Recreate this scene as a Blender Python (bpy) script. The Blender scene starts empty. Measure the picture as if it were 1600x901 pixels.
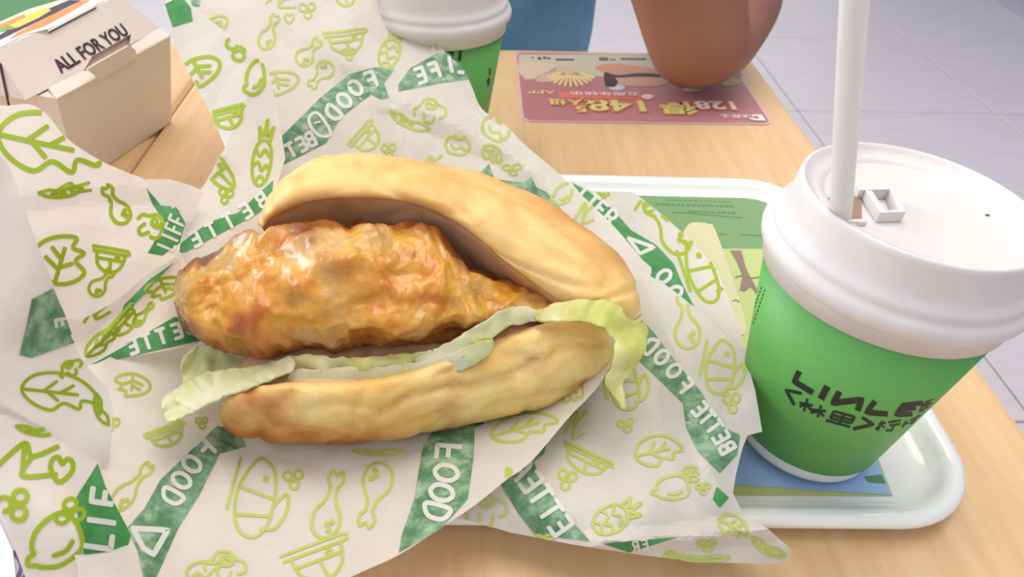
import bpy, bmesh, math, random
import numpy as np
from mathutils import Vector, Matrix, noise
from mathutils.geometry import delaunay_2d_cdt
from mathutils.bvhtree import BVHTree

S = bpy.context.scene
COL = S.collection
# ------------------------------------------------------------------ camera
TZ = 0.70                                   # table top above the floor
CH = 0.28                                   # camera above the table top
PITCH, YAW, ROLL, F = math.radians(38.447), math.radians(3.662), math.radians(2.421), 1182.0
_f = np.array([math.sin(YAW)*math.cos(PITCH), math.cos(YAW)*math.cos(PITCH), -math.sin(PITCH)])
_r0 = np.array([math.cos(YAW), -math.sin(YAW), 0.0]); _u0 = np.cross(_r0, _f)
_rt = math.cos(ROLL)*_r0 + math.sin(ROLL)*_u0
_up = -math.sin(ROLL)*_r0 + math.cos(ROLL)*_u0
EYE = np.array([0, 0, CH])
cd = bpy.data.cameras.new('camera'); cam = bpy.data.objects.new('camera', cd); COL.objects.link(cam)
cam.matrix_world = Matrix(((_rt[0], _up[0], -_f[0], 0), (_rt[1], _up[1], -_f[1], 0), (_rt[2], _up[2], -_f[2], CH+TZ), (0, 0, 0, 1)))
cd.sensor_width = 36; cd.lens = F*36/1600; cd.clip_start = .01; cd.clip_end = 60
cd.dof.use_dof = True; cd.dof.focus_distance = .335; cd.dof.aperture_fstop = 17
S.camera = cam
# ------------------------------------------------------------------ world, lights, exposure
w = bpy.data.worlds.new('World'); S.world = w; w.use_nodes = True
w.node_tree.nodes['Background'].inputs[0].default_value = (.92, .95, 1, 1)
w.node_tree.nodes['Background'].inputs[1].default_value = .80
def area(name, loc, target, size, sizey, power, col):
    l = bpy.data.lights.new(name, 'AREA'); l.shape = 'RECTANGLE'; l.size = size; l.size_y = sizey; l.energy = power; l.color = col
    o = bpy.data.objects.new(name, l); COL.objects.link(o); o.location = loc
    o.rotation_euler = (Vector(target)-Vector(loc)).to_track_quat('-Z', 'Y').to_euler(); return o
area('ceiling_panel_light', (.3, .9, 2.9), (.1, .4, .7), 1.8, 1.8, 42, (1, .93, .82))
area('window_daylight', (-2.7, 1.5, 1.7), (0, .4, .75), 2.2, 1.8, 84, (.86, .93, 1))
S.view_settings.view_transform = 'Standard'; S.view_settings.look = 'None'
S.view_settings.exposure = 0.0; S.view_settings.gamma = 1; S.view_settings.use_curve_mapping = False

# ------------------------------------------------------------------ helpers
def ray(x, y):
    return _f + _rt*((x-800)/F) - _up*((y-450.5)/F)
def U(x, y, z):                             # photo pixel on the level z above the table -> point (table space)
    d = ray(x, y); return EYE + d*((z-CH)/d[2])
def dz(x, y, z):
    d = ray(x, y); return (z-CH)/d[2]
def PD(x, y, dep): return EYE + ray(x, y)*dep
def onplane(x, y, p0, n):
    d = ray(x, y); p0 = np.array(p0); n = np.array(n); return EYE + d*((p0-EYE) @ n/(d @ n))

ORG = {}
def tag(o, label=None, cat=None, group=None, kind=None):
    if label: o['label'] = label
    if cat: o['category'] = cat
    if group: o['group'] = group
    if kind: o['kind'] = kind
    return o
def thing(name, label, cat, loc=(0, 0, 0), group=None):
    o = bpy.data.objects.new(name, None); COL.objects.link(o); o.empty_display_size = .02
    o.location = (loc[0], loc[1], loc[2]+TZ); ORG[o.name] = np.array(loc, float)
    return tag(o, label, cat, group)
def obj(name, verts, faces, m, parent=None, loc=None, smooth=True, fm=None, tone=None):
    me = bpy.data.meshes.new(name)
    org = ORG[parent.name] if parent else np.array(loc if loc is not None else (0, 0, 0), float)
    V = np.asarray(verts, float).reshape(-1, 3)-org
    me.from_pydata(V.tolist(), [], [list(map(int, f)) for f in faces])
    ms = m if isinstance(m, (list, tuple)) else [m]
    for q in ms: me.materials.append(q)
    if fm is not None: me.polygons.foreach_set('material_index', fm)
    if smooth: me.polygons.foreach_set('use_smooth', [True]*len(me.polygons))
    if tone is not None:
        at = me.attributes.new('tone', 'FLOAT', 'POINT'); at.data.foreach_set('value', np.asarray(tone, float))
    me.update()
    o = bpy.data.objects.new(name, me); COL.objects.link(o); ORG[o.name] = org
    if parent: o.parent = parent
    else: o.location = (org[0], org[1], org[2]+TZ)
    return o
def struct(o): o['kind'] = 'structure'; return o

def lin(c): return tuple((v/12.92 if v <= .04045 else ((v+.055)/1.055)**2.4) for v in c)
def rgb(r, g, b): return lin((r/255, g/255, b/255))
def mat(name, c, rough=.5, c2=None, scale=20, detail=4, bump=0, bscale=None, spec=.5, coat=0, trans=0, sss=0, stretch=None, ramp=(.35, .65), metal=0, tone=None, bdist=.001):
    m = bpy.data.materials.new(name); m.use_nodes = True; nt = m.node_tree; N = nt.nodes; L = nt.links
    b = N['Principled BSDF']; out = N['Material Output']
    b.inputs['Base Color'].default_value = (*c, 1); b.inputs['Roughness'].default_value = rough
    b.inputs['Specular IOR Level'].default_value = spec; b.inputs['Coat Weight'].default_value = coat; b.inputs['Coat Roughness'].default_value = .12
    b.inputs['Metallic'].default_value = metal
    if sss:
        b.inputs['Subsurface Weight'].default_value = sss; b.inputs['Subsurface Radius'].default_value = (1, .5, .25); b.inputs['Subsurface Scale'].default_value = .006
    tc = N.new('ShaderNodeTexCoord'); mp = N.new('ShaderNodeMapping'); L.new(tc.outputs['Object'], mp.inputs[0])
    if stretch: mp.inputs['Scale'].default_value = stretch
    def nz(s, d):
        n = N.new('ShaderNodeTexNoise'); n.inputs['Scale'].default_value = s; n.inputs['Detail'].default_value = d; n.inputs['Roughness'].default_value = .6
        L.new(mp.outputs[0], n.inputs['Vector']); return n
    if c2:
        n = nz(scale, detail); r = N.new('ShaderNodeValToRGB'); L.new(n.outputs['Fac'], r.inputs[0])
        r.color_ramp.elements[0].position = ramp[0]; r.color_ramp.elements[1].position = ramp[1]
        cs = [c]+(list(c2) if isinstance(c2, list) else [c2])
        r.color_ramp.elements[0].color = (*cs[0], 1); r.color_ramp.elements[1].color = (*cs[-1], 1)
        for i, q in enumerate(cs[1:-1]):
            e = r.color_ramp.elements.new(ramp[0]+(ramp[1]-ramp[0])*(i+1)/(len(cs)-1)); e.color = (*q, 1)
        L.new(r.outputs[0], b.inputs['Base Color'])
    if tone:
        at = N.new('ShaderNodeAttribute'); at.attribute_name = 'tone'; mx_ = N.new('ShaderNodeMix'); mx_.data_type = 'RGBA'
        L.new(at.outputs['Fac'], mx_.inputs[0]); L.new(b.inputs['Base Color'].links[0].from_socket, mx_.inputs[6]); mx_.inputs[7].default_value = (*tone, 1); L.new(mx_.outputs[2], b.inputs['Base Color'])
    if bump:
        n = nz(bscale or scale*4, 5); bp = N.new('ShaderNodeBump'); bp.inputs['Strength'].default_value = bump; bp.inputs['Distance'].default_value = bdist
        L.new(n.outputs['Fac'], bp.inputs['Height']); L.new(bp.outputs[0], b.inputs['Normal'])
    if trans:
        t = N.new('ShaderNodeBsdfTranslucent'); mx = N.new('ShaderNodeMixShader'); mx.inputs[0].default_value = trans
        src = b.inputs['Base Color']
        if src.is_linked: L.new(src.links[0].from_socket, t.inputs[0])
        else: t.inputs[0].default_value = (*c, 1)
        L.new(b.outputs[0], mx.inputs[1]); L.new(t.outputs[0], mx.inputs[2]); L.new(mx.outputs[0], out.inputs[0])
    return m

M = {}
M['wood'] = mat('maple_laminate', rgb(214, 172, 124), .36, [rgb(221, 182, 136), rgb(227, 190, 146)], 9, 6, stretch=(14, 1.1, 1), ramp=(.3, .7))
M['woodedge'] = mat('maple_edge', rgb(214, 172, 122), .5)
M['steel'] = mat('grey_steel', rgb(120, 120, 125), .4, metal=.8)
M['tile'] = mat('floor_tile', rgb(206, 195, 197), .35, rgb(212, 202, 204), 6, 5, stretch=(1, 5, 1))
M['grout'] = mat('grout', rgb(150, 142, 148), .8)
M['dkfloor'] = mat('dark_floor_strip', rgb(158, 153, 166), .6, rgb(166, 162, 174), 40)
M['bluefloor'] = mat('blue_panel', rgb(120, 140, 190), .5)
M['tray'] = mat('white_melamine', rgb(244, 243, 240), .12, spec=.6, coat=.3)
M['lid'] = mat('white_fibre_lid', rgb(217, 209, 207), .55, rgb(223, 215, 213), 60)
M['cupwhite'] = mat('white_cup_paper', rgb(232, 230, 232), .5)
M['sleeve'] = mat('green_cup_paper', rgb(98, 172, 84), .5, rgb(104, 176, 88), 300, 2)
M['ink'] = mat('black_ink', rgb(34, 44, 38), .6)
M['inkp'] = mat('dark_purple_ink', rgb(52, 34, 52), .6)
M['straw'] = mat('milky_plastic', rgb(246, 244, 240), .25, trans=.6)
M['hole'] = mat('brown_drink', rgb(150, 122, 104), .4)
M['card'] = mat('cream_card', rgb(226, 212, 202), .6, rgb(230, 217, 208), 30)
M['cardin'] = mat('kraft_inner_card', rgb(196, 180, 160), .7)
M['white'] = mat('white_paper', rgb(238, 238, 242), .55)
M['paper'] = mat('wax_paper', rgb(238, 232, 226), .5, rgb(243, 238, 233), 45, 5, bump=.25, bscale=90, trans=.48)
M['bandf'] = mat('green_band_ink', rgb(58, 138, 70), .55, [rgb(70, 148, 80), rgb(88, 158, 96)], 160, 5, trans=.15)
M['bandb'] = mat('green_band_ink_showing_through', rgb(84, 134, 92), .55, [rgb(118, 160, 122), rgb(164, 192, 162)], 150, 7, trans=.15, ramp=(.38, .64))
M['lime'] = mat('lime_ink', rgb(160, 184, 30), .55, trans=.15)
M['limeb'] = mat('lime_ink_showing_through', rgb(186, 198, 92), .55, rgb(194, 204, 110), 120, trans=.15)
M['letter'] = mat('unprinted_letter', rgb(226, 224, 218), .55, trans=.15)
M['bun'] = mat('bun_side', rgb(230, 176, 100), .5, [rgb(240, 196, 124), rgb(244, 210, 146)], 17, 5, bump=.35, bscale=260, sss=.2, ramp=(.3, .7), tone=rgb(206, 132, 62))
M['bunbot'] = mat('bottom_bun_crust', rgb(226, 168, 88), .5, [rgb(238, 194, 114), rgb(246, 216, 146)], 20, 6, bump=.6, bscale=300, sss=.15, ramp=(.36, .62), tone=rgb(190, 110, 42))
M['buntoast'] = mat('bun_cut_face', rgb(200, 150, 108), .36, [rgb(226, 184, 142), rgb(238, 204, 168)], 34, 5, bump=.4, bscale=220, ramp=(.3, .7))
M['chicken'] = mat('fried_chicken_crust', rgb(204, 104, 14), .34, [rgb(220, 146, 36), rgb(222, 164, 66), rgb(212, 170, 104)], 40, 6, bump=.5, bscale=190, bdist=.002, coat=.45, sss=.08, ramp=(.34, .64), tone=rgb(126, 56, 16))
M['lettuce'] = mat('lettuce_leaf', rgb(206, 210, 150), .4, [rgb(224, 222, 176), rgb(234, 230, 200)], 38, 6, bump=.5, bscale=120, trans=.25)
M['lettuceg'] = mat('green_lettuce_leaf', rgb(206, 208, 104), .4, [rgb(224, 220, 136), rgb(236, 232, 180)], 34, 6, bump=.5, bscale=120, trans=.25)
M['skin'] = mat('brown_skin', rgb(158, 108, 84), .5, rgb(150, 102, 80), 20, sss=.15, bump=.15, bscale=200)
M['shirt'] = mat('blue_shirt', rgb(92, 142, 174), .85, rgb(120, 168, 194), 9, bump=.2, bscale=400)
M['trousers'] = mat('dark_trousers', rgb(50, 54, 64), .85)
M['hair'] = mat('black_hair', rgb(28, 24, 22), .6)
M['shoe'] = mat('grey_shoe', rgb(90, 90, 92), .6)
M['maroon'] = mat('maroon_print', rgb(180, 116, 118), .35, rgb(186, 122, 120), 8)
def flat(name, c, rough=.5): return mat(name, rgb(*c), rough)

# ---- 2-D tools in photo pixels
def catmull(P, step=6, closed=False):
    P = [np.array(p, float) for p in P]; n = len(P); out = []
    segs = n if closed else n-1
    for i in range(segs):
        if closed: a, b, c, d = P[i-1], P[i], P[(i+1) % n], P[(i+2) % n]
        else: a, b, c, d = P[max(i-1, 0)], P[i], P[i+1], P[min(i+2, n-1)]
        k = max(1, int(np.linalg.norm(c-b)/step))
        for j in range(k):
            t = j/k
            out.append(.5*((2*b)+(-a+c)*t+(2*a-5*b+4*c-d)*t*t+(-a+3*b-3*c+d)*t**3))
    if not closed: out.append(P[-1])
    return out
def densify(P, step, closed=True):
    P = [np.array(p, float) for p in P]; out = []
    n = len(P)
    for i in range(n if closed else n-1):
        a, b = P[i], P[(i+1) % n]; k = max(1, int(np.linalg.norm(b-a)/step))
        out += [a+(b-a)*j/k for j in range(k)]
    if not closed: out.append(P[-1])
    return out
def inside(P, x, y):
    P = np.asarray(P); x0, y0 = P[:, 0], P[:, 1]; x1, y1 = np.roll(x0, -1), np.roll(y0, -1)
    c = ((y0 > y) != (y1 > y)); xs = (x1-x0)*(y-y0)/np.where(y1 == y0, 1e-9, y1-y0)+x0
    return bool(np.sum(c & (x < xs)) % 2)
def cdt(poly, spacing, rnd=None):
    pts = [Vector((p[0], p[1])) for p in poly]; n = len(pts)
    A = np.array(poly); lo, hi = A.min(0), A.max(0)
    y = lo[1]+spacing*.5; row = 0
    while y < hi[1]:
        x = lo[0]+spacing*(.5 if row % 2 else 0)
        while x < hi[0]:
            jx, jy = (rnd.uniform(-.2, .2)*spacing, rnd.uniform(-.2, .2)*spacing) if rnd else (0, 0)
            if inside(A, x+jx, y+jy): pts.append(Vector((x+jx, y+jy)))
            x += spacing
        y += spacing*.87; row += 1
    r = delaunay_2d_cdt(pts, [(i, (i+1) % n) for i in range(n)], [], 1, 1e-4)
    return [np.array(v) for v in r[0]], [tuple(f) for f in r[2]]

class Surf:                                  # a smooth sheet: depth over the photo from control points (thin-plate spline) plus folds
    def __init__(s, ctl, amp=0, seed=0, wl=(70, 190), creases=()):
        C = np.array([(x, y, dep) for x, y, dep in ctl], float); s.P = C[:, :2]/100
        n = len(C); K = s._k(s.P, s.P)+1e-6*np.eye(n); A = np.zeros((n+3, n+3)); A[:n, :n] = K
        A[:n, n] = 1; A[:n, n+1:] = s.P; A[n, :n] = 1; A[n+1:, :n] = s.P.T
        s.w = np.linalg.solve(A, np.r_[C[:, 2], 0, 0, 0]); s.n = n
        r = random.Random(seed); s.amp = amp; s.cre = creases
        s.waves = [(r.uniform(0, math.tau), r.uniform(*wl), r.random(), r.uniform(.5, 1), r.uniform(0, 6.28), r.uniform(8, 26)) for _ in range(5)]
    @staticmethod
    def _k(A, B):
        d2 = ((A[:, None]-B[None])**2).sum(-1); return np.where(d2 > 1e-12, d2*np.log(d2+1e-12), 0)
    def __call__(s, x, y):
        q = np.array([[x, y]])/100
        v = (s._k(q, s.P) @ s.w[:s.n])[0]+s.w[s.n]+q[0] @ s.w[s.n+1:]
        if s.amp:
            for a, l, ph, k, p2, wv in s.waves:
                t = (x*math.cos(a)+y*math.sin(a)+wv*math.sin((x*math.sin(a)-y*math.cos(a))/l*2+p2))/l+ph
                v += s.amp*k*(2*abs(t-math.floor(t)-.5)-.5)
        for pts, A_, wd in s.cre:
            dm = min(segd(x, y, pts[i], pts[i+1]) for i in range(len(pts)-1))
            if dm < wd: v += A_*(1-dm/wd)
        return v
def segd(x, y, a, b):
    ax, ay = a; bx, by = b; vx, vy = bx-ax, by-ay; t = max(0, min(1, ((x-ax)*vx+(y-ay)*vy)/(vx*vx+vy*vy+1e-9)))
    return math.hypot(x-ax-t*vx, y-ay-t*vy)
def ctl(dep=(), z=()):
    return [(x, y, d) for x, y, d in dep]+[(x, y, dz(x, y, q)) for x, y, q in z]
def sheet(name, poly, surf, m, parent, spacing=9, smooth_edge=True, zmin=None, seed=1, rag=0, **kw):
    B = catmull(poly, 4 if rag else 8, True) if smooth_edge else densify(poly, 8)
    if rag: B = [b+np.array((noise.noise(Vector((b[0]*.06, b[1]*.06, seed))), noise.noise(Vector((b[0]*.06, b[1]*.06, seed+9)))))*rag for b in B]
    V, Fc = cdt(B, spacing, random.Random(seed))
    W = []
    for v in V:
        p = PD(v[0], v[1], surf(*v))
        if zmin is not None and p[2] < zmin: p = U(v[0], v[1], zmin)
        W.append(p)
    return obj(name, W, Fc, m, parent, **kw)
# ---- print: flat ink laid on a surface; sf(x,y) gives the depth of the surface, off lifts it by a hair
class Ink:
    def __init__(s): s.V = []; s.F = []
    def poly(s, P, sf, off=.0003, spacing=8, clip=None):
        V, Fc = cdt(densify(P, 7), spacing); k = len(s.V); ok = []
        for v in V:
            d = sf(v[0], v[1]); ok.append(d is not None); s.V.append(PD(v[0], v[1], (d or 1)-off))
        for f in Fc:
            if all(ok[i] for i in f):
                c = sum(V[i] for i in f)/len(f)
                if clip is None or inside(clip, *c): s.F.append([k+i for i in f])
    def stroke(s, P, wd, sf, off=.0005, step=3.2, curve=True, clip=None, cap=True):
        P = [np.array(p, float) for p in P]
        closed = len(P) > 3 and np.linalg.norm(P[0]-P[-1]) < 1e-6
        if curve and len(P) > 2: Q = catmull(P[:-1] if closed else P, step, closed)
        else: Q = densify(P, step, False); closed = False
        if closed: Q = Q+[Q[0]]
        if len(Q) < 2: return
        n = len(Q); L = []
        for i in range(n):
            if closed: t = Q[(i+1) % (n-1)]-Q[(i-1) % (n-1)]
            else: t = Q[min(i+1, n-1)]-Q[max(i-1, 0)]
            t = t/(np.linalg.norm(t)+1e-9); nn = np.array([-t[1], t[0]])*wd/2
            L.append((Q[i]+nn, Q[i]-nn, t, nn))
        rows = []
        if not closed and cap:
            a, b, t, nn = L[0]; rows.append((a*.85+b*.15-t*wd*.35, b*.85+a*.15-t*wd*.35))
        rows += [(a, b) for a, b, _, _ in L]
        if not closed and cap:
            a, b, t, nn = L[-1]; rows.append((a*.85+b*.15+t*wd*.35, b*.85+a*.15+t*wd*.35))
        prev = None
        for a, b in rows:
            c = (a+b)/2; good = clip is None or inside(clip, *c)
            if good:
                da, db = sf(*a), sf(*b)
                good = da is not None and db is not None
            if good:
                k = len(s.V); s.V += [PD(a[0], a[1], da-off), PD(b[0], b[1], db-off)]
                if prev is not None: s.F.append([prev, prev+1, k+1, k])
                prev = k
            else: prev = None
    def build(s, name, m, parent):
        if s.F: return obj(name, s.V, s.F, m, parent)

# ---- doodles (unit box, y down)
def circ(cx, cy, r, n=9): return [(cx+r*math.cos(2*math.pi*i/n), cy+r*math.sin(2*math.pi*i/n)) for i in range(n)]+[(cx+r, cy)]
DOO = {
 'leaf': [[(-1, .1), (-.75, -.5), (-.15, -.75), (.4, -.6), (.8, -.2), (.95, .25), (.55, .25), (.5, .6), (.1, .45), (-.2, .8), (-.7, .6), (-1, .1)], [(-.95, .1), (.42, .03)], [(-.45, .07), (-.15, -.4)], [(-.02, .05), (.28, -.32)], [(-.35, .08), (-.05, .38)]],
 'drum': [[(-.14, -.45), (-.32, -.65), (-.2, -.92), (0, -.78), (.2, -.92), (.32, -.65), (.14, -.45)], [(-.14, -.45), (-.2, -.1), (-.55, .35), (-.45, .82), (0, 1), (.45, .82), (.55, .35), (.2, -.1), (.14, -.45)], circ(.1, .6, .06, 5), circ(.27, .5, .06, 5), circ(.2, .75, .06, 5)],
 'bun': [[(-1, -.75), (.85, -.75), (.95, -.6), (.8, -.5), (-.95, -.5)], [(-.75, -.45), (-.6, .3), (0, .7), (.55, .35), (.75, -.45)], [(-.7, -.1), (.72, -.1)], [(0, -.1), (.1, .65)], circ(.35, -.28, .09, 6)],
 'dots': [circ(-.5, -.3, .42), circ(.5, -.4, .4), circ(.1, .5, .42)],
 'pine': [[(-.55, .25), (-.4, -.2), (0, -.38), (.4, -.2), (.55, .25), (.4, .8), (0, 1), (-.4, .8), (-.55, .25)], [(-.4, -.05), (-.15, .12), (.1, -.1), (.4, .1)], [(-.5, .45), (-.2, .3), (.05, .55), (.3, .35), (.5, .5)], [(-.2, .85), (.05, .7), (.3, .85)], [(-.3, -.32), (-.4, -.75), (-.1, -.5), (0, -1), (.12, -.5), (.42, -.8), (.3, -.3)]],
 'lemon': [[(-.9, .55), (-.95, .8), (-.7, .85), (-.45, .95), (.1, .95), (.75, .55), (.85, .1), (.7, -.5), (.35, -.8), (-.05, -.7), (-.55, -.3), (-.75, .2), (-.7, .45), (-.9, .55)], [(-.1, .6), (.3, .5), (.55, .2)], [(.35, -.8), (.5, -.95)]],
 'cloud': [[(-.8, .5), (-.9, .1), (-.6, -.2), (-.4, -.7), (.1, -.8), (.4, -.5), (.8, -.35), (.9, .15), (.6, .4)], [(-.1, -.1), (-.3, -.4), (-.05, -.5), (.05, -.35), (.2, -.48), (.35, -.28), (-.1, -.1)], [(-.3, .3), (-.2, .8), (.2, .85), (.3, .35)]],
 'pea': [[(-1, -.1), (-.6, .3), (0, .45), (.6, .3), (1, -.15)], [(-1, -.1), (-.5, -.25), (0, -.05), (.5, -.3), (1, -.15)], circ(-.3, .12, .13, 6), circ(.1, .18, .13, 6)],
 'tomato': [[(-.8, 0), (-.5, -.6), (0, -.5), (.5, -.6), (.8, 0), (.5, .7), (0, .8), (-.5, .7), (-.8, 0)], [(-.3, -.8), (0, -.5), (.35, -.85)], [(-.4, .1), (-.1, .4), (.3, .15), (.5, .4)]],
 'heart': [[(0, .8), (-.75, .1), (-.7, -.5), (-.3, -.65), (0, -.3), (.3, -.65), (.7, -.5), (.75, .1), (0, .8)]],
 'burger': [[(-.4, -.95), (-.75, -.3), (-.75, .3), (-.45, .85), (.1, .95), (.45, .6), (.5, -.1), (.3, -.75), (-.1, -1), (-.4, -.95)], [(-.75, -.2), (.48, -.1)], [(-.65, .5), (.4, .35)], [(-.95, -.9), (-1, .4)], [(.5, .1), (.85, -.3), (1, .1), (.75, .6), (.3, .7)], circ(.05, -.55, .07, 5)],
 'fan': [[(-.9, .6), (-.2, -.6), (.1, -.1), (.8, -.7)], [(-.2, -.6), (-.1, .8)], [(.1, -.1), (-.1, .8), (.9, .5)]],
}
def doodle(ink, kind, x, y, sx, sy, rot, wd, sf, clip=None):
    c, s_ = math.cos(math.radians(rot)), math.sin(math.radians(rot))
    for st in DOO[kind]:
        ink.stroke([(x+(a*sx)*c-(b*sy)*s_, y+(a*sx)*s_+(b*sy)*c) for a, b in st], wd, sf, clip=clip)
LET = {'B': [[(0, 0), (0, 1)], [(0, 0), (.4, .02), (.5, .25), (.38, .47), (0, .48)], [(.35, .48), (.55, .7), (.42, .97), (0, 1)]],
 'E': [[(.5, 0), (0, 0), (0, 1), (.5, 1)], [(0, .5), (.42, .5)]], 'T': [[(0, 0), (.56, 0)], [(.28, 0), (.28, 1)]],
 'R': [[(0, 1), (0, 0), (.4, .02), (.5, .28), (.38, .52), (0, .53)], [(.25, .53), (.52, 1)]],
 'F': [[(.5, 0), (0, 0), (0, 1)], [(0, .5), (.42, .5)]], 'O': [[(.3, 0), (.02, .25), (.02, .75), (.3, 1), (.58, .75), (.58, .25), (.3, 0)]],
 'D': [[(0, 0), (0, 1), (.3, 1), (.52, .75), (.52, .25), (.3, 0), (0, 0)]], 'L': [[(0, 0), (0, 1), (.48, 1)]], 'I': [[(.15, 0), (.15, 1)]]}
def lettering(ink, text, path, hgt, wd, sf, flip=1, clip=None, adv=.82):
    P = densify(path, 2, False); d = [0]
    for i in range(1, len(P)): d.append(d[-1]+np.linalg.norm(P[i]-P[i-1]))
    n = len(text); per = d[-1]/n
    for k, ch in enumerate(text):
        s0 = per*(k+.5); i = min(range(len(d)), key=lambda j: abs(d[j]-s0))
        t = P[min(i+6, len(P)-1)]-P[max(i-6, 0)]; t = t/np.linalg.norm(t); nn = np.array([-t[1], t[0]])*flip
        wl = per*.66/.55
        for st in LET[ch]:
            ink.stroke([P[i]+t*(a-.27)*min(wl, hgt*1.05)+nn*(b-.5)*hgt for a, b in st], wd, sf, off=.0007, curve=ch in 'BROD' and len(st) > 2, clip=clip, step=2.5)

# ---- solid tools
def grid(R, closed_v=True, cap=True):
    n, m = len(R), len(R[0]); V = [p for r in R for p in r]; Fc = []
    for i in range(n-1):
        for j in range(m if closed_v else m-1):
            Fc.append((i*m+j, i*m+(j+1) % m, (i+1)*m+(j+1) % m, (i+1)*m+j))
    if cap:
        for i, o in ((0, 1), (n-1, 0)):
            c = len(V); V.append(np.mean(np.array(R[i]), 0))
            for j in range(m):
                a, b = i*m+j, i*m+(j+1) % m; Fc.append((c, b, a) if o else (c, a, b))
    return V, Fc
def lathe(prof, n=72, org=(0, 0, 0), axis=None):
    R = []
    ax = np.array(axis if axis is not None else (0, 0, 1.)); ax = ax/np.linalg.norm(ax); e1 = np.cross((0, 1, 0), ax); e1 /= np.linalg.norm(e1); e2 = np.cross(ax, e1)
    for r, z in prof:
        R.append([np.array(org)+ax*z+r*(math.cos(2*math.pi*k/n)*e1+math.sin(2*math.pi*k/n)*e2) for k in range(n)])
    return grid(R, True, True)
def boxm(x0, x1, y0, y1, z0, z1):
    V = [(x, y, z) for z in (z0, z1) for y in (y0, y1) for x in (x0, x1)]
    return V, [(0, 2, 3, 1), (4, 5, 7, 6), (0, 1, 5, 4), (2, 6, 7, 3), (0, 4, 6, 2), (1, 3, 7, 5)]
def rrect(x0, x1, y0, y1, r, n=10):
    out = []
    for cx, cy, a0 in ((x1-r, y1-r, 0), (x0+r, y1-r, 90), (x0+r, y0+r, 180), (x1-r, y0+r, 270)):
        for k in range(n+1):
            a = math.radians(a0+90*k/n); out.append((cx+r*math.cos(a), cy+r*math.sin(a)))
    return out
def rslab(x0, x1, y0, y1, r, rings):
    R = []
    for ins, z in rings: R.append([(x, y, z) for x, y in rrect(x0+ins, x1-ins, y0+ins, y1-ins, max(r-ins, .002))])
    return grid([[np.array(p) for p in q] for q in R], True, True)
def tube(P, rad, n=14):
    P = [np.array(p, float) for p in P]; R = []
    for i, p in enumerate(P):
        t = P[min(i+1, len(P)-1)]-P[max(i-1, 0)]; t /= np.linalg.norm(t)
        a = np.cross(t, (0.3, 1, .2)); a /= np.linalg.norm(a); b = np.cross(t, a); r = rad[i] if isinstance(rad, (list, tuple)) else rad
        R.append([p+r*(math.cos(2*math.pi*k/n)*a+math.sin(2*math.pi*k/n)*b) for k in range(n)])
    return grid(R)
def text_mesh(body, size, bold=0):
    cu = bpy.data.curves.new('t', 'FONT'); cu.body = body; cu.size = size; cu.offset = bold; cu.align_x = 'CENTER'; cu.align_y = 'CENTER'; cu.resolution_u = 3
    o = bpy.data.objects.new('t', cu); COL.objects.link(o)
    me = bpy.data.meshes.new_from_object(o.evaluated_get(bpy.context.evaluated_depsgraph_get()))
    V = np.array([v.co[:] for v in me.vertices]).reshape(-1, 3); Fc = [tuple(p.vertices) for p in me.polygons]
    bpy.data.objects.remove(o); bpy.data.curves.remove(cu); bpy.data.meshes.remove(me); return V, Fc

# ================================================================== SETTING
FZ = -TZ
TS = .6225; GX, GY = .985, 2.105+0*TS            # grid origin of the tile joints
fl = struct(obj('floor', *boxm(-3.6, 3.2, -1.6, 5.4, FZ-.06, FZ-.004), M['grout'], loc=(0, 0, FZ)))
base = None
for i in range(-6, 2):
    for j in range(-5, 5):
        x0, y0 = GX+i*TS, GY+j*TS
        V, Fc = rslab(-TS/2+.0022, TS/2-.0022, -TS/2+.0022, TS/2-.0022, .003, [(0, -.006), (0, -.0015), (.0015, 0)])
        if base is None:
            base = obj('tile', [np.array(v)+np.array((0, 0, FZ)) for v in V], Fc, M['tile'], fl, smooth=False); t = base
        else: t = base.copy(); COL.objects.link(t)
        t.parent = fl; t.location = (x0+TS/2, y0+TS/2, 0)
XB = GX+2*TS
struct(obj('trim_1', *boxm(XB+.0, XB+.46, -1.6, 5.4, FZ-.006, FZ+.001), M['dkfloor'], loc=(XB, 0, FZ)))
struct(obj('wall_right', *boxm(XB+.46, XB+.56, -1.6, 5.4, FZ-.006, FZ+2.7), M['bluefloor'], loc=(XB+.46, 0, FZ)))

def table(x0, x1, y0, y1, label):
    cx, cy = (x0+x1)/2, (y0+y1)/2
    t = thing('table', label, 'table', (cx, cy, FZ), 'maple tables pushed together')
    obj('table_top', *rslab(x0, x1, y0, y1, .028, [(.004, -.026), (.001, -.024), (0, -.003), (.002, -.0006), (.005, 0)]), M['wood'], t, smooth=False)
    obj('edge_band', *rslab(x0-.0006, x1+.0006, y0-.0006, y1+.0006, .0286, [(.0004, -.024), (0, -.022), (0, -.005), (.0004, -.003)]), M['woodedge'], t)
    obj('column', *lathe([(.035, FZ+.02), (.035, -.035)], 24, (cx, cy, 0)), M['steel'], t)
    obj('support_plate', *boxm(cx-.15, cx+.15, cy-.15, cy+.15, -.035, -.026), M['steel'], t, smooth=False)
    obj('base', *rslab(cx-.17, cx+.17, cy-.17, cy+.17, .03, [(0, FZ+.001), (0, FZ+.015), (.006, FZ+.02)]), M['steel'], t, smooth=False)
    return t
table(-.246, .274, .03, .732, 'pale maple table carrying the tray, the burger and the poster')
table(-.769, -.249, .03, .732, 'pale maple table at the left under the burger carton')

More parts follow.
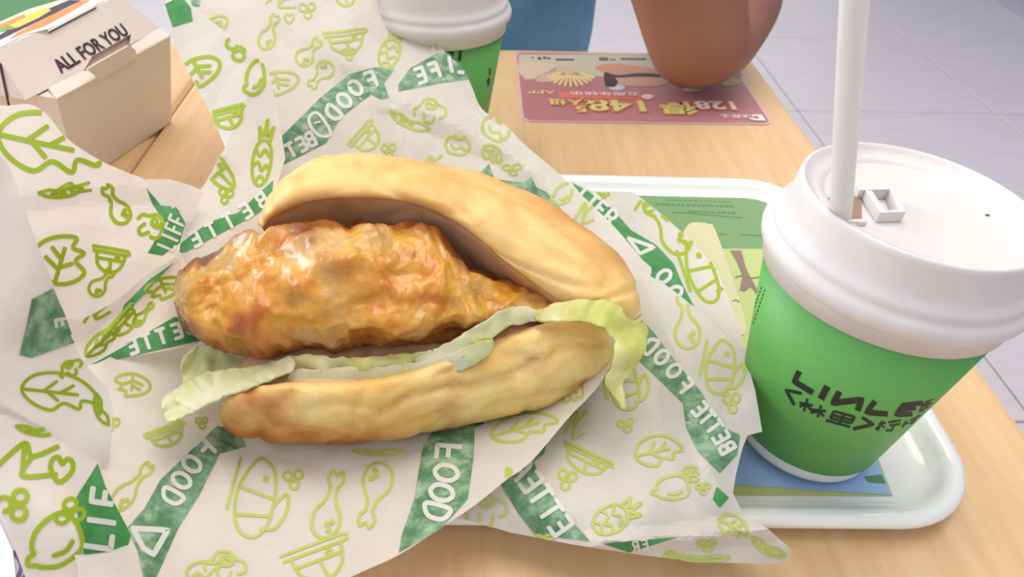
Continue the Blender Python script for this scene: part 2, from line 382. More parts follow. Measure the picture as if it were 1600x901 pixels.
# ================================================================== TRAY AND LINER
TX0, TX1, TY0, TY1 = -.185, .2300, .1780, .4640
tr = thing('serving_tray', 'white glossy plastic tray with rounded corners under the near drink cup', 'tray', (.01, .32, 0))
TV, TF = rslab(TX0, TX1, TY0, TY1, .042, [(.03, .0005), (.006, .003), (.001, .007), (0, .0095), (.001, .0116), (.004, .0128), (.007, .0124), (.010, .0095), (.0135, .0058), (.018, .0046), (.025, .0042)])
ca_, sa_ = math.cos(math.radians(-1.5)), math.sin(math.radians(-1.5))
TV = [np.array((TX1+(v[0]-TX1)*ca_-(v[1]-TY1)*sa_, TY1+(v[0]-TX1)*sa_+(v[1]-TY1)*ca_, v[2])) for v in TV]   # the tray stands slightly askew
obj('tray_body', TV, TF, M['tray'], tr)
lz = .0046
LP = [U(1395, 775, lz), U(1208, 300, lz), U(840, 287, lz), (-.165, .447, lz), (-.165, .205, lz)]
LP = [np.array((p[0], min(p[1], .4505), lz)) for p in LP]
ln = thing('tray_liner', 'illustrated paper tray liner in green and blue with a tree', 'tray liner', (.01, .32, lz))
lp = [np.array(p) for p in LP]+[np.array(p)+np.array((0, 0, .0002)) for p in LP]
n5 = len(LP)
obj('sheet', lp, [tuple(range(n5))[::-1], tuple(range(n5, 2*n5))]+[(i, (i+1) % n5, n5+(i+1) % n5, n5+i) for i in range(n5)], flat('liner_pale_green', (190, 200, 128)), ln, smooth=False)
lsf = lambda x, y: dz(x, y, lz+.0003)
def printed(name, c, P, parent, sf, off=.0002, smooth=False, m=None):
    k = Ink(); k.poly(densify(P, 20), sf, off, 40); return k.build(name, m or flat(name+'_ink', c), parent)
printed('green_header', (120, 158, 106), [(845, 296), (1203, 304), (1243, 388), (960, 386), (860, 340)], ln, lsf)
printed('blue_corner', (158, 192, 234), [(1030, 690), (1362, 700), (1393, 773), (1150, 757), (1000, 745)], ln, lsf)
printed('cream_panel', (212, 206, 164), catmull([(1070, 385), (1072, 355), (1085, 347), (1108, 350), (1118, 360), (1150, 450), (1165, 520), (1120, 500)], 6, True), ln, lsf, .0003)
printed('tree_trunk', (142, 118, 108), [(1141, 391), (1158, 391), (1166, 420), (1178, 442), (1192, 468), (1184, 462), (1173, 447), (1164, 455), (1156, 453), (1160, 430), (1152, 410)], ln, lsf, .0003)
printed('green_wedge', (84, 140, 84), [(1350, 744), (1378, 741), (1384, 755), (1357, 753)], ln, lsf, .0004)
k = Ink()
for a, b in (((1050, 331), (1160, 340)), ((1122, 365), (1135, 366)), ((1155, 366), (1215, 369))): k.stroke([a, b], 1.5, lsf, .0004, curve=False)
k.stroke([(1149, 433), (1160, 430), (1172, 434), (1190, 432)], 1.5, lsf, .0004); k.stroke([(1145, 470), (1150, 468), (1155, 472)], 2, lsf, .0004)
rr = random.Random(5)
for yy, xa, xb in ((312, 1042, 1140), (319, 1026, 1145), (329, 1075, 1147)):
    x = xa
    while x < xb:
        q = rr.uniform(4, 7); k.stroke([(x, yy+(x-1040)*.03), (x+q, yy+(x-1040)*.03+.2)], 3.2 if yy > 315 else 1.4, lsf, .0004, curve=False, cap=False); x += q+rr.uniform(1.5, 3)
tag(k.build('small_print', flat('dark_green_ink', (96, 130, 84)), ln), kind='stuff')

# ================================================================== DRINK CUPS
def cup(label, bx, by, bz, axis, straw=True, group='takeaway drink cups'):
    o = np.array((bx, by, bz)); c = thing('drink_cup', label, 'cup', (bx, by, bz), group)
    obj('cup_body', *lathe([(.0285, .002), (.0295, 0), (.0308, .0004), (.0311, .002), (.0326, .0078), (.0464, .0965)], 80, o, axis), M['cupwhite'], c)
    sl = obj('green_sleeve', *lathe([(.0322, .0076), (.0330, .0076), (.0470, .0944), (.0464, .0944)], 96, o, axis), M['sleeve'], c)
    lid = obj('lid', *lathe([(.0460, .0925), (.0478, .0925), (.0482, .0985), (.0496, .0998), (.0512, .1018), (.0516, .1045), (.0505, .1072), (.0490, .1084), (.0488, .1094), (.0489, .1106), (.0480, .1124), (.0466, .114), (.0460, .1155), (.0452, .1190), (.0446, .1262), (.0442, .1280), (.0436, .1286), (.0428, .1284), (.0418, .1270), (.0395, .1256), (.0378, .1253), (.0352, .1251), (.0346, .1243), (.0338, .1241), (.01, .1240)], 96, o, axis), M['lid'], c)
    return c, sl, lid, o
AX = np.array((math.sin(.0774), 0, 1.)); AX /= np.linalg.norm(AX)
nc, nsl, nlid, no = cup('green and white drink cup with a straw standing on the tray', .156, .2341, .0085, AX)
e1 = np.cross((0, 1, 0), AX); e1 /= np.linalg.norm(e1); e2 = np.cross(AX, e1)
def bvh(o):
    me = o.data; off = ORG[o.name]
    return BVHTree.FromPolygons([Vector(np.array(v.co)+off) for v in me.vertices], [tuple(p.vertices) for p in me.polygons])
class BSurf:
    def __init__(s, o): s.t = bvh(o)
    def __call__(s, x, y):
        d = ray(x, y); L = np.linalg.norm(d); h = s.t.ray_cast(Vector(EYE), Vector(d/L))
        return None if h[0] is None else h[3]/L
ssf = BSurf(nsl)
T = lambda pts: [(1180+a/5.333, 560+b/5.333) for a, b in pts]
k = Ink()
for st, wd in (([(368, 105), (325, 190), (480, 285)], 7.4), ([(602, 232), (545, 338)], 9), ([(703, 275), (648, 372), (888, 342), (852, 435)], 7.8), ([(1000, 355), (928, 448), (1105, 463)], 7), ([(1400, 370), (1235, 388), (1175, 468), (1310, 462)], 6.2), ([(1205, 427), (1340, 412)], 5.5), ([(1560, 325), (1430, 374), (1378, 440), (1450, 425)], 6), ([(1410, 405), (1520, 368)], 5.2)):
    k.stroke(T(st), wd*1.22, ssf, .0003, curve=False, cap=False)
for st in ([(385, 292), (255, 262), (325, 388)], [(890, 492), (985, 550), (815, 588)]): k.stroke(T(st), 5, ssf, .0003, curve=False, cap=False)
for st in ([(368, 368), (478, 392)], [(435, 335), (405, 440)], [(418, 380), (370, 400)], [(425, 385), (462, 425)], [(455, 425), (590, 440)], [(548, 390), (520, 490)], [(525, 440), (460, 452)], [(530, 440), (572, 480)],
           [(655, 440), (830, 487)], [(640, 470), (815, 515)], [(655, 440), (625, 495)], [(830, 487), (800, 540)], [(625, 495), (800, 540)], [(742, 462), (700, 545)], [(590, 515), (790, 570)]): k.stroke(T(st), 3.9, ssf, .0003, curve=False, cap=False)
for st in ([(1060, 520), (1020, 600)], [(1030, 548), (1090, 535)], [(1042, 562), (1005, 590)], [(1050, 555), (1080, 575)], [(1110, 533), (1215, 515)], [(1150, 515), (1160, 530)], [(1120, 558), (1210, 545)], [(1165, 550), (1135, 600), (1085, 600)],
           [(1260, 520), (1225, 575)], [(1245, 545), (1280, 535)], [(1290, 520), (1380, 470)], [(1290, 545), (1380, 490)], [(1300, 562), (1340, 545)], [(1335, 500), (1312, 570)]): k.stroke(T(st), 3, ssf, .0003, curve=False, cap=False)
k.build('brand_lettering', M['ink'], nsl)
k = Ink()
for a, b in (((1195, 452), (1176, 508)), ((1190, 448), (1172, 500))):
    for i in range(9):
        t0, t1 = i/9, (i+.62)/9; p = np.array(a)*(1-t0)+np.array(b)*t0; q = np.array(a)*(1-t1)+np.array(b)*t1
        k.stroke([p, q], 1.5, ssf, .0003, curve=False, cap=False)
k.build('side_small_print', M['ink'], nsl)
# drinking hole, flipped tab, straw
lidz = .1253
hp = no+AX*.1242
def lidpt(x, y, up=0): return onplane(x, y, hp+AX*up, AX)
hole = [lidpt(*p, .0009) for p in ((1281, 309), (1346, 306), (1347, 345), (1300, 345))]
obj('drink_hole', hole, [(0, 1, 2, 3)], M['hole'], nlid, smooth=False)
def strip(P, hgt, wd):                        # low raised wall along a line of photo points on the lid
    P = [lidpt(*p) for p in P]; V = []; Fc = []
    for i in range(len(P)):
        a = P[i]; t = P[min(i+1, len(P)-1)]-P[max(i-1, 0)]; t /= np.linalg.norm(t); nn = np.cross(AX, t)*wd/2
        V += [a+nn, a-nn, a-nn+AX*hgt, a+nn+AX*hgt]
        if i: b = 4*i; Fc += [(b-4, b-3, b+1, b), (b-3, b-2, b+2, b+1), (b-2, b-1, b+3, b+2), (b-1, b-4, b, b+3)]
    Fc += [(0, 1, 2, 3), (len(V)-4, len(V)-1, len(V)-2, len(V)-3)]; return V, Fc
obj('flipped_tab', *strip([(1334, 309), (1385, 309), (1402, 344), (1372, 346), (1350, 312)], .0042, .0026), M['lid'], nlid, smooth=False)
obj('hole_frame', *strip([(1270, 285), (1276, 306), (1300, 350), (1350, 350)], .0016, .0022), M['lid'], nlid, smooth=False)
obj('vent_hole', [lidpt(1540, 334, .0003), lidpt(1547, 335, .0003), lidpt(1546, 337, .0003), lidpt(1540, 336, .0003)], [(0, 1, 2, 3)], M['ink'], nlid, smooth=False)
sp = lidpt(1313, 338, .0005); dd = np.dot(sp-EYE, _f); st_top = PD(1335, 0, dd*.745); sv = (st_top-sp); sL = np.linalg.norm(sv); sv /= sL
st = thing('drinking_straw', 'milky white plastic straw poking up out of the near cup lid', 'straw', sp-sv*.07)
SR = 16.6/F*dd*1.0
def stube(r0, r1, a, b):
    R = []; aa = np.cross(sv, (0, 1, 0)); aa /= np.linalg.norm(aa); bb = np.cross(sv, aa)
    for r, q in ((r0, a), (r0, b), (r1, b), (r1, a)): R.append([sp+sv*q+r*(math.cos(math.tau*i/28)*aa+math.sin(math.tau*i/28)*bb) for i in range(28)])
    R.append(R[0]); return grid(R, True, False)
obj('straw_tube', *stube(SR, SR*.86, -.07, sL+.045), M['straw'], st)

fc, fsl, flid, fo = cup('green and white drink cup half hidden behind the burger wrapper', -.026, .53, .0005, (0, 0, 1))
fsf = BSurf(fsl)
k = Ink()
for st_, wd in (([(693, 78), (693, 92)], 3), ([(700, 76), (704, 84)], 4), ([(708, 76), (707, 86)], 4), ([(720, 75), (718, 95)], 5), ([(766, 106), (765, 118)], 2.4), ([(764, 122), (763, 134)], 3.5), ([(761, 128), (765, 122)], 3)): k.stroke(st_, wd, fsf, .0004, curve=False, cap=False)
k.build('brand_lettering', M['ink'], fsl)

# ================================================================== POSTER
po = thing('promotion_poster', 'maroon price promotion card lying upside down under the elbow', 'poster', (.145, .647, .0003))
PX0, PX1, PY0, PY1 = .0395, .2495, .572, .7225
V, Fc = rslab(PX0, PX1, PY0, PY1, .008, [(0, .0003), (0, .0009)]); obj('card', V, Fc, flat('card_border', (212, 190, 196), .3), po, smooth=False)
V, Fc = rslab(PX0+.0012, PX1-.0012, PY0+.0015, PY1-.001, .0075, [(0, .0009), (0, .00105)]); obj('maroon_field', V, Fc, M['maroon'], po, smooth=False)
psf = lambda x, y: dz(x, y, .00115)
ptop = lambda x, y: U(x, y, 0)
printed('beige_field', (190, 180, 160), [(810, 85), (1005, 85), (1140, 88), (1148, 104), (1154, 118), (1000, 122), (900, 118), (870, 122), (812, 118)], po, psf)
def blob(name, c, P, off): return printed(name, c, catmull(P, 5, True), po, psf, off)
for i, P in enumerate(([(812, 97), (838, 97), (860, 100), (872, 103), (868, 110), (848, 116), (836, 123), (820, 124), (816, 119), (825, 112), (812, 116)], [(872, 104), (895, 106), (898, 112), (880, 122), (858, 128), (838, 127), (836, 121), (855, 113)])): blob('chicken_wing_picture', ((206, 182, 160), (200, 168, 146))[i], P, .0003)
k = Ink()
for i in range(11):
    a = math.radians(20+i*14); k.stroke([(890-10*math.cos(a), 112+3*math.sin(a)), (892+38*math.cos(math.pi-a), 114+20*math.sin(a))], 4.2, psf, .0006, curve=False)
k.build('fries_picture', flat('fries_ink', (222, 196, 142)), po)
blob('burger_picture', (206, 158, 132), [(955, 122), (1000, 119), (1040, 121), (1047, 127), (1030, 134), (990, 135), (962, 131)], .0004)
blob('burger_filling_picture', (60, 52, 50), [(945, 113), (965, 117), (1000, 114), (1042, 117), (1045, 121), (1000, 120), (960, 121)], .0005)
blob('burger_top_picture', (196, 140, 118), [(930, 104), (960, 99), (1010, 105), (1030, 110), (1040, 116), (1000, 113), (965, 116), (940, 112)], .0003)
blob('cola_picture', (66, 44, 46), [(944, 113), (956, 117), (966, 128), (962, 135), (947, 134)], .0006)
blob('cola_picture', (66, 44, 46), [(1058, 122), (1075, 126), (1080, 134), (1062, 136)], .0006)
blob('ice_picture', (206, 200, 206), [(950, 136), (965, 132), (978, 136), (972, 141), (955, 140)], .0006)
blob('ice_picture', (206, 200, 206), [(1066, 139), (1085, 136), (1097, 140), (1085, 143), (1070, 142)], .0006)
blob('nugget_picture', (214, 184, 134), [(1120, 124), (1140, 119), (1158, 127), (1150, 133), (1130, 134)], .0004)
blob('greens_picture', (160, 160, 116), [(1128, 112), (1150, 108), (1160, 118), (1140, 121)], .0003)
k = Ink()
for xa, xb, y, w_ in ((830, 834, 90, 2), (840, 846, 91, 4), (848, 854, 90, 4), (855, 860, 91, 3), (868, 897, 93, 3), (936, 950, 92, 5), (953, 962, 93, 2), (970, 1010, 92, 3)): k.stroke([(xa, y), (xb, y+.3)], w_, psf, .0004, curve=False, cap=False)
k.build('price_print', flat('price_ink', (96, 88, 78)), po)
def ptext(name, body, x, y, size, m, z, bold=0, sxy=(1, 1), parent=po):
    V, Fc = text_mesh(body, size, bold); c = U(x, y, 0); W = [(c[0]-v[0]*sxy[0], c[1]-v[1]*sxy[1], z) for v in V]
    return obj(name, W, Fc, m, parent, smooth=False)
orange = flat('orange_outline_ink', (226, 128, 98)); yel = flat('yellow_ink', (222, 208, 124)); cream = flat('cream_ink', (240, 222, 210)); wht = flat('white_ink', (235, 226, 222))
printed('red_label', (222, 116, 96), [(874, 144), (1005, 147), (1024, 151), (1018, 156), (874, 153)], po, psf, .0004)
ptext('label_print', '五周年快乐', 945, 149, .0105, cream, .0021, .0001, (1.2, .8))
blob('label_dot', (236, 222, 214), [(1001, 150), (1012, 147), (1022, 150), (1012, 155)], .0007)
for nm, body, x, y, sz, m_ in (('price_lettering', '148', 968, 167, .030, yel), ('price_lettering', '得', 1058, 170, .026, yel), ('price_lettering', '128', 1120, 167, .021, cream), ('price_lettering', '.5', 912, 173, .016, yel), ('price_lettering', '二人组', 898, 162, .012, yel)):
    ptext('price_outline', body, x, y, sz, orange, .0016, .0020 if sz > .02 else .0014, (1.25, 1)); ptext(nm, body, x, y, sz, m_, .0021, .0006 if sz > .02 else .0002, (1.25, 1))
ptext('app_lettering', 'APP', 846, 146, .013, flat('app_ink', (224, 196, 120)), .0016, .0002, (1.1, .8))
ptext('logo_lettering', 'D', 1180, 186, .015, wht, .0018, .0012, (1.2, .9)); ptext('logo_lettering', '德克士', 1150, 184, .009, wht, .0018, .0001, (1.1, .8))

# ================================================================== BURGER CARTON
bx = thing('burger_carton', 'cream card burger carton printed with ALL FOR YOU', 'box', (-.33, .53, 0))
u = np.array((.315, .949, 0.)); u /= np.linalg.norm(u); n0 = np.array((u[1], -u[0], 0.))
BR = U(268, 190, .0005); th = math.radians(13); vdir = n0*math.sin(th)+np.array((0, 0, math.cos(th))); nf = np.cross(u, vdir); nf *= np.sign(nf @ n0)
TR = onplane(266, 56, BR, nf); TL = onplane(88, 154, BR, nf)
Lb = (TL-TR) @ -u; BL = BR-u*(Lb*.9); Wd = .125
inn = -n0*Wd
def quad(*P): return [np.array(p) for p in P], [tuple(range(len(P)))]
def slab(P, th_, nrm):
    P = [np.array(p) for p in P]; q = [p-np.array(nrm)*th_ for p in P]; n = len(P)
    return P+q, [tuple(range(n)), tuple(range(n, 2*n))[::-1]]+[(i, n+i, n+(i+1) % n, (i+1) % n) for i in range(n)]
fl_ = n0*math.sin(th)*0
BRb, BLb, TRb, TLb = BR+inn, BL+inn, TR+inn-n0*.03, TL+inn-n0*.03
V = [BR, BL, BLb, BRb, TR, TL, TLb, TRb]
obj('carton_base', V, [(0, 1, 2, 3), (0, 4, 5, 1), (1, 5, 6, 2), (2, 6, 7, 3), (3, 7, 4, 0), (4, 7, 6, 5)], M['card'], bx, smooth=False)
# lid: lip, sloping text face, top
zl = TR[2]; lipu = onplane(249, 43.5, TR-n0*.013+np.array((0, 0, .002)), n0*.15+np.array((0, 0, 1.)))
lipn = np.cross(u, (TR-lipu)); lipn /= np.linalg.norm(lipn); lipn *= np.sign(lipn @ np.array((0, 0, 1)))
lp_ = lambda x, y: onplane(x, y, TR, lipn)
for q in ([(88, 154), (75, 137), (131, 110), (150, 121)], [(213, 82), (204, 71), (249, 43.5), (266, 54)]):
    obj('lip', *slab([lp_(*p) for p in q], .0012, lipn), M['card'], bx, smooth=False)
A0 = lp_(249, 43.5); th2 = math.radians(34); fd = -n0*math.sin(th2)+np.array((0, 0, math.cos(th2))); fn = np.cross(u, fd); fn *= np.sign(fn @ n0); fn /= np.linalg.norm(fn)
fp = lambda x, y, up=0: onplane(x, y, A0+fn*up, fn)
topz = fp(150, 9)[2]
a_l, a_r = fp(40, 156), fp(250, 44); uu = u
def rise(p): t = (topz-p[2])/fd[2]; return p+fd*t
tl_, tr_ = rise(a_l)+u*.006, rise(a_r)-u*.012
for face in ([a_l, fp(131, 110), fp(144, 88), tl_], [fp(144, 88), fp(205, 53), tr_, tl_], [fp(205, 53), fp(203, 70), a_r, tr_]):
    obj('lid_front_panel', *slab(face, .0012, fn), M['card'], bx, smooth=False)
obj('tab_recess', *slab([fp(x, y, -.004) for x, y in ((128, 116), (140, 84), (209, 50), (210, 72))], .001, fn), M['cardin'], bx, smooth=False)
obj('locking_tab', *slab([onplane(x, y, TR+nf*.0012, nf) for x, y in ((136, 108), (150, 119), (153, 126), (215, 91), (211, 77), (200, 72))], .001, nf), M['card'], bx, smooth=False)
bk = -n0*(Wd-.02)
tlb, trb, alb, arb = tl_+bk*.8, tr_+bk*.8, a_l-n0*(Wd+.012), a_r-n0*(Wd+.012)
V = [tl_, tr_, trb, tlb, a_l, a_r, arb, alb]
lidb = obj('lid_top', V, [(0, 1, 2, 3), (1, 5, 6, 2), (2, 6, 7, 3), (3, 7, 4, 0)], M['card'], bx, smooth=False)
tsf = lambda x, y: dz(x, y, topz+.0003)
for nm, c, P, of in (('green_panel', (62, 122, 66), [(-60, 55), (-60, -60), (140, -60), (112, 0), (100, 2), (45, 18), (0, 36), (-20, 44)], .0003),
                     ('white_band', (240, 238, 246), [(0, 74), (-60, 98), (-60, 60), (120, -6), (160, -20), (163, 0), (75, 45), (38, 54)], .0002),
                     ('cream_band', (222, 206, 184), [(-60, 80), (-20, 60), (0, 52), (60, 24), (115, 0), (100, -2), (45, 14), (0, 34), (-60, 50)], .0004),
                     ('purple_band', (66, 44, 66), [(-60, 90), (0, 62), (60, 33), (128, 0), (108, 0), (55, 22), (0, 54), (-60, 82)], .0006),
                     ('orange_band', (236, 140, 80), [(14, 62), (25, 52), (70, 28), (110, 10), (128, 0), (142, 0), (112, 18), (72, 40), (38, 52)], .0005),
                     ('yellow_shape', (226, 200, 84), [(8, 48), (25, 33), (45, 22), (72, 12), (80, 16), (60, 28), (30, 42)], .0007),
                     ('orange_shape', (232, 140, 70), [(-5, 46), (0, 38), (38, 22), (40, 27), (8, 42)], .0008), ('green_shape', (110, 168, 80), [(0, 50), (0, 44), (15, 40), (24, 42), (8, 48)], .0009)):
    printed(nm, c, P, lidb, tsf, of)
obj('top_tab', *slab([fp(75, 45, .0022), fp(76, 49, .0022), fp(150, 10, .0022), fp(151, 4, .0022)], .0022, fn), M['white'], bx, smooth=False)
k = Ink(); k.stroke([(77, 51), (150, 12)], 2.5, lambda x, y: float((fp(x, y)-EYE) @ _f), .0003, curve=False); k.build('slot', flat('slot_shadow_card', (120, 104, 86)), bx)
V, Fc = text_mesh('ALL FOR YOU', .0148, .00035)
p0, p1 = fp(93, 107, .0005), fp(200, 46, .0005); tx = (p1-p0); tl = np.linalg.norm(tx); tx /= tl; ty = np.cross(fn, tx); wdt = V[:, 0].max()-V[:, 0].min()
mid = fp(146, 74, .0006); obj('all_for_you_lettering', [mid+tx*v[0]*tl/wdt+ty*v[1]*.82 for v in V], Fc, M['inkp'], bx, smooth=False)
sdp = a_l; k = Ink(); sn = np.cross(a_l-tl_, alb-tl_); 
if sn @ (EYE-tl_) < 0: sn = -sn
k.stroke([(0, 100), (14, 165)], 4, lambda x, y: float((onplane(x, y, tl_, sn)-EYE) @ _f), .0006, curve=False); k.build('corner_line', M['inkp'], bx)

# ================================================================== LEAFLET at the near left
lf = thing('folded_leaflet', 'white leaflet with a purple printed edge near the wrapper corner', 'leaflet', (-.2, .16, .0002))
obj('leaflet_sheet', *slab([U(x, y, .0018) for x, y in ((-60, 745), (-12, 790), (20, 860), (28, 930), (-60, 960))], .0014, (0, 0, 1)), M['white'], lf, smooth=False)
obj('purple_page', *slab([U(x, y, .0008) for x, y in ((-50, 745), (0, 780), (60, 860), (80, 930), (-20, 930))], .0006, (0, 0, 1)), flat('lilac_page', (206, 196, 214)), lf, smooth=False)
k = Ink(); q = lambda x, y: dz(x, y, .001)
for P in ([(28, 870), (33, 885), (28, 901)], [(38, 888), (45, 880), (52, 890)], [(34, 905), (44, 896), (56, 904)], [(22, 862), (30, 874)]): k.stroke(P, 6, q, .0002)
k.build('purple_pattern', flat('purple_pattern_ink', (84, 66, 108)), lf)

# ================================================================== BURGER
bg = thing('chicken_burger', 'fried chicken burger with lettuce in an open soft bun on printed paper', 'burger', (-.02, .27, .02))
def resample(P, n):
    Q = catmull(P, 2); d = [0]
    for i in range(1, len(Q)): d.append(d[-1]+np.linalg.norm(Q[i]-Q[i-1]))
    return [np.array([np.interp(s, d, [q[0] for q in Q]), np.interp(s, d, [q[1] for q in Q])]) for s in np.linspace(0, d[-1], n)]
def stations(A, n):
    # A: rows of numbers per station, smooth-interpolated
    A = np.array(A, float); m = len(A); out = []
    for t in np.linspace(0, m-1, n):
        i = min(int(t), m-2); s = t-i; a, b, c, d = A[max(i-1, 0)], A[i], A[i+1], A[min(i+2, m-1)]
        out.append(.5*((2*b)+(-a+c)*s+(2*a-5*b+4*c-d)*s*s+(-a+3*b-3*c+d)*s**3))
    return out
def bez(P, n, end=False):
    P = [np.array(p) for p in P]; k = len(P)-1; out = []
    for j in range(n+(1 if end else 0)):
        t = j/n; out.append(sum(math.comb(k, i)*(1-t)**(k-i)*t**i*P[i] for i in range(k+1)))
    return out
def fbm(p, s, o=4): return noise.fractal(Vector(p)*s, .9, 2.1, o)
def px(p):
    d = np.asarray(p)-EYE; w_ = d @ _f; return 800+F*(d @ _rt)/w_, 450.5-F*(d @ _up)/w_
def groove(p, L):
    x, y = px(p); v = 0
    for pts, A_, wd in L:
        dm = min(segd(x, y, pts[i], pts[i+1]) for i in range(len(pts)-1))
        if dm < wd: v -= A_*(1-dm/wd)**1.5
    return v
def displace(V, c, f): return [p+(p-q)/(np.linalg.norm(p-q)+1e-9)*f(p) for p, q in zip(V, c)]
# top bun: x,y of top silhouette, x,y of front rim, depth top, depth rim
TB = [(404, 350, 410, 356, .345, .343), (412, 318, 428, 337, .352, .341), (440, 280, 462, 319, .362, .340), (490, 249, 508, 309, .372, .338), (545, 240, 560, 307, .376, .337), (620, 245, 620, 311, .376, .336),
      (700, 257, 672, 326, .376, .335), (780, 281, 722, 353, .374, .334), (855, 316, 772, 393, .372, .333), (920, 358, 825, 434, .368, .333), (968, 398, 878, 470, .364, .333), (998, 446, 935, 490, .356, .335), (1004, 490, 985, 506, .349, .340)]
R = []; SPLIT = None
for i, (tx_, ty_, rx, ry, dt_, dr) in enumerate(stations(TB, 110)):
    t = i/109; k = min(1, 6*t, 6*(1-t)); k = math.sin(k*math.pi/2)
    T3, R3 = PD(tx_, ty_, dt_), PD(rx, ry, dr)
    m1 = PD(rx*.8+tx_*.2, ry*.85+ty_*.15+4*k, dr-.016*k); m2 = PD(rx*.2+tx_*.8, ry*.1+ty_*.9-10*k, (dr+dt_)/2-.016*k)
    kb = min(1, 5*t, 3.2*(1-t)); bx_, by_ = rx+10*kb, ry+105*kb
    B3 = PD(bx_, by_, dr+.046*kb); b1 = PD(tx_, ty_+4, dt_+.022*kb); b2 = PD(tx_*.6+bx_*.4, ty_*.7+by_*.3, dt_+.055*kb); b3 = PD(bx_, by_-20*kb, dr+.085*kb)
    sec = bez([R3, R3+(m1-R3)*.15+np.array((0, 0, -.003))*k, m1, m2, T3], 26)+bez([T3, b1, b2, b3, B3], 16)+bez([B3, PD(rx*.5+bx_*.5, ry*.4+by_*.6, dr+.028*kb), PD(rx*.8+bx_*.2, ry*.8+by_*.2, dr+.012*kb), R3], 16)
    R.append(sec)
nsec = len(R[0])
V, Fc = grid(R)
cen = [np.mean(np.array(r), 0) for r in R for _ in range(nsec)]+[np.mean(np.array(R[0]), 0), np.mean(np.array(R[-1]), 0)]
ncr = 42
GT = [([(560, 252), (640, 262), (720, 275), (800, 302), (860, 340), (900, 372)], .0030, 9), ([(800, 322), (822, 365), (860, 398), (915, 425), (940, 448)], .0034, 14), ([(925, 478), (960, 462), (996, 448)], .0026, 9), ([(690, 300), (712, 318), (735, 340)], .0014, 10), ([(470, 285), (500, 275), (530, 280)], .0012, 10)]
GB = [([(590, 650), (640, 618), (700, 605), (740, 606), (800, 590), (850, 560)], .0034, 11), ([(760, 640), (830, 622), (890, 612), (945, 585)], .0022, 9), ([(850, 575), (868, 548), (900, 540), (945, 545)], .0030, 9), ([(470, 640), (530, 632), (590, 640)], .0016, 12), ([(690, 585), (730, 570), (760, 545)], .0018, 9), ([(820, 590), (850, 530), (845, 510)], .0016, 9), ([(650, 660), (700, 640), (730, 640)], .0020, 9)]
def bunf(p): return groove(p, GT)+.0011*fbm(p, 42, 3)+.0005*fbm(p, 120, 3)-.0016*max(0, 1-abs(noise.noise(Vector((p[0]*16+p[2]*30, p[1]*10, p[2]*34+3))))*9)
V2 = displace(V, cen, bunf)
fm = []
for f in Fc:
    j = f[0] % nsec; fm.append(1 if (len(f) == 4 and j >= ncr) else 0)
tn = []
for q_, p in enumerate(V2):
    j = q_ % nsec; top = max(0, 1-abs(j-26)/9) if q_ < 110*nsec else 0; rim = max(0, 1-j/3.5) if j < 8 else 0
    tn.append(min(1, max(0, .55*top+.5*rim+.5*fbm(p, 30, 4)-.12)))
o = obj('top_bun', V2, Fc, [M['bun'], M['buntoast']], bg, fm=fm, tone=tn)
# bottom bun: rim x,y ; lower silhouette x,y ; z rim, z low
BB = [(346, 645, 346, 655, .044, .040), (362, 617, 362, 676, .052, .030), (400, 603, 400, 688, .056, .025), (470, 598, 465, 692, .057, .023), (540, 597, 530, 694, .056, .022), (610, 588, 600, 689, .056, .022), (680, 569, 670, 676, .057, .022),
      (750, 541, 745, 660, .058, .022), (810, 518, 815, 645, .059, .023), (870, 501, 880, 628, .060, .025), (915, 500, 925, 604, .058, .028), (948, 518, 950, 580, .053, .034), (960, 545, 960, 552, .048, .044)]
R = []
for i, (tx_, ty_, lx, ly, zt_, zl_) in enumerate(stations(BB, 110)):
    t = i/109; k = min(1, 6*t, 6*(1-t)); k = math.sin(k*math.pi/2)
    T3, L3 = U(tx_, ty_, zt_), U(lx, ly, zl_)
    d = _f*-.016*k
    b1, b2 = L3+np.array((0, .075*k, .0)), T3+np.array((0, .07*k, 0))
    sec = bez([T3, T3+d*.7+np.array((0, 0, .004))*k, L3*.3+T3*.7+d*1.1, L3+d*.9+np.array((0, 0, .002)), L3], 28)+bez([L3, L3+np.array((0, .03, -.004))*k, b1+np.array((0, .01, -.002))*k, b1+np.array((0, .03, .004))*k, b2], 18)+bez([b2, T3*.5+b2*.5+np.array((0, 0, .002))*k, T3], 12)
    R.append(sec)
nsec = len(R[0]); V, Fc = grid(R); cen = [np.mean(np.array(r), 0) for r in R for _ in range(nsec)]+[np.mean(np.array(R[0]), 0), np.mean(np.array(R[-1]), 0)]
def botf(p): return groove(p, GB)+.0013*fbm(p, 45, 4)+.0006*fbm(p, 160, 3)-.0018*max(0, 1-abs(noise.noise(Vector((p[0]*26-p[2]*20, p[1]*14, p[2]*30+8))))*8)
fm = [1 if (len(f) == 4 and f[0] % nsec >= 46) else 0 for f in Fc]
tn = []
for q_, p in enumerate(V):
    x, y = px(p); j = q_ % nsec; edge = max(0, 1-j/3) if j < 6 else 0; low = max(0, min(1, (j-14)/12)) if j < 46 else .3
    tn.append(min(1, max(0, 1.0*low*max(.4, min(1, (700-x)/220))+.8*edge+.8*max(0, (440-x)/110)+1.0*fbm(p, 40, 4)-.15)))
obj('bottom_bun', displace(V, cen, botf), Fc, [M['bunbot'], M['buntoast']], bg, fm=fm, tone=tn)
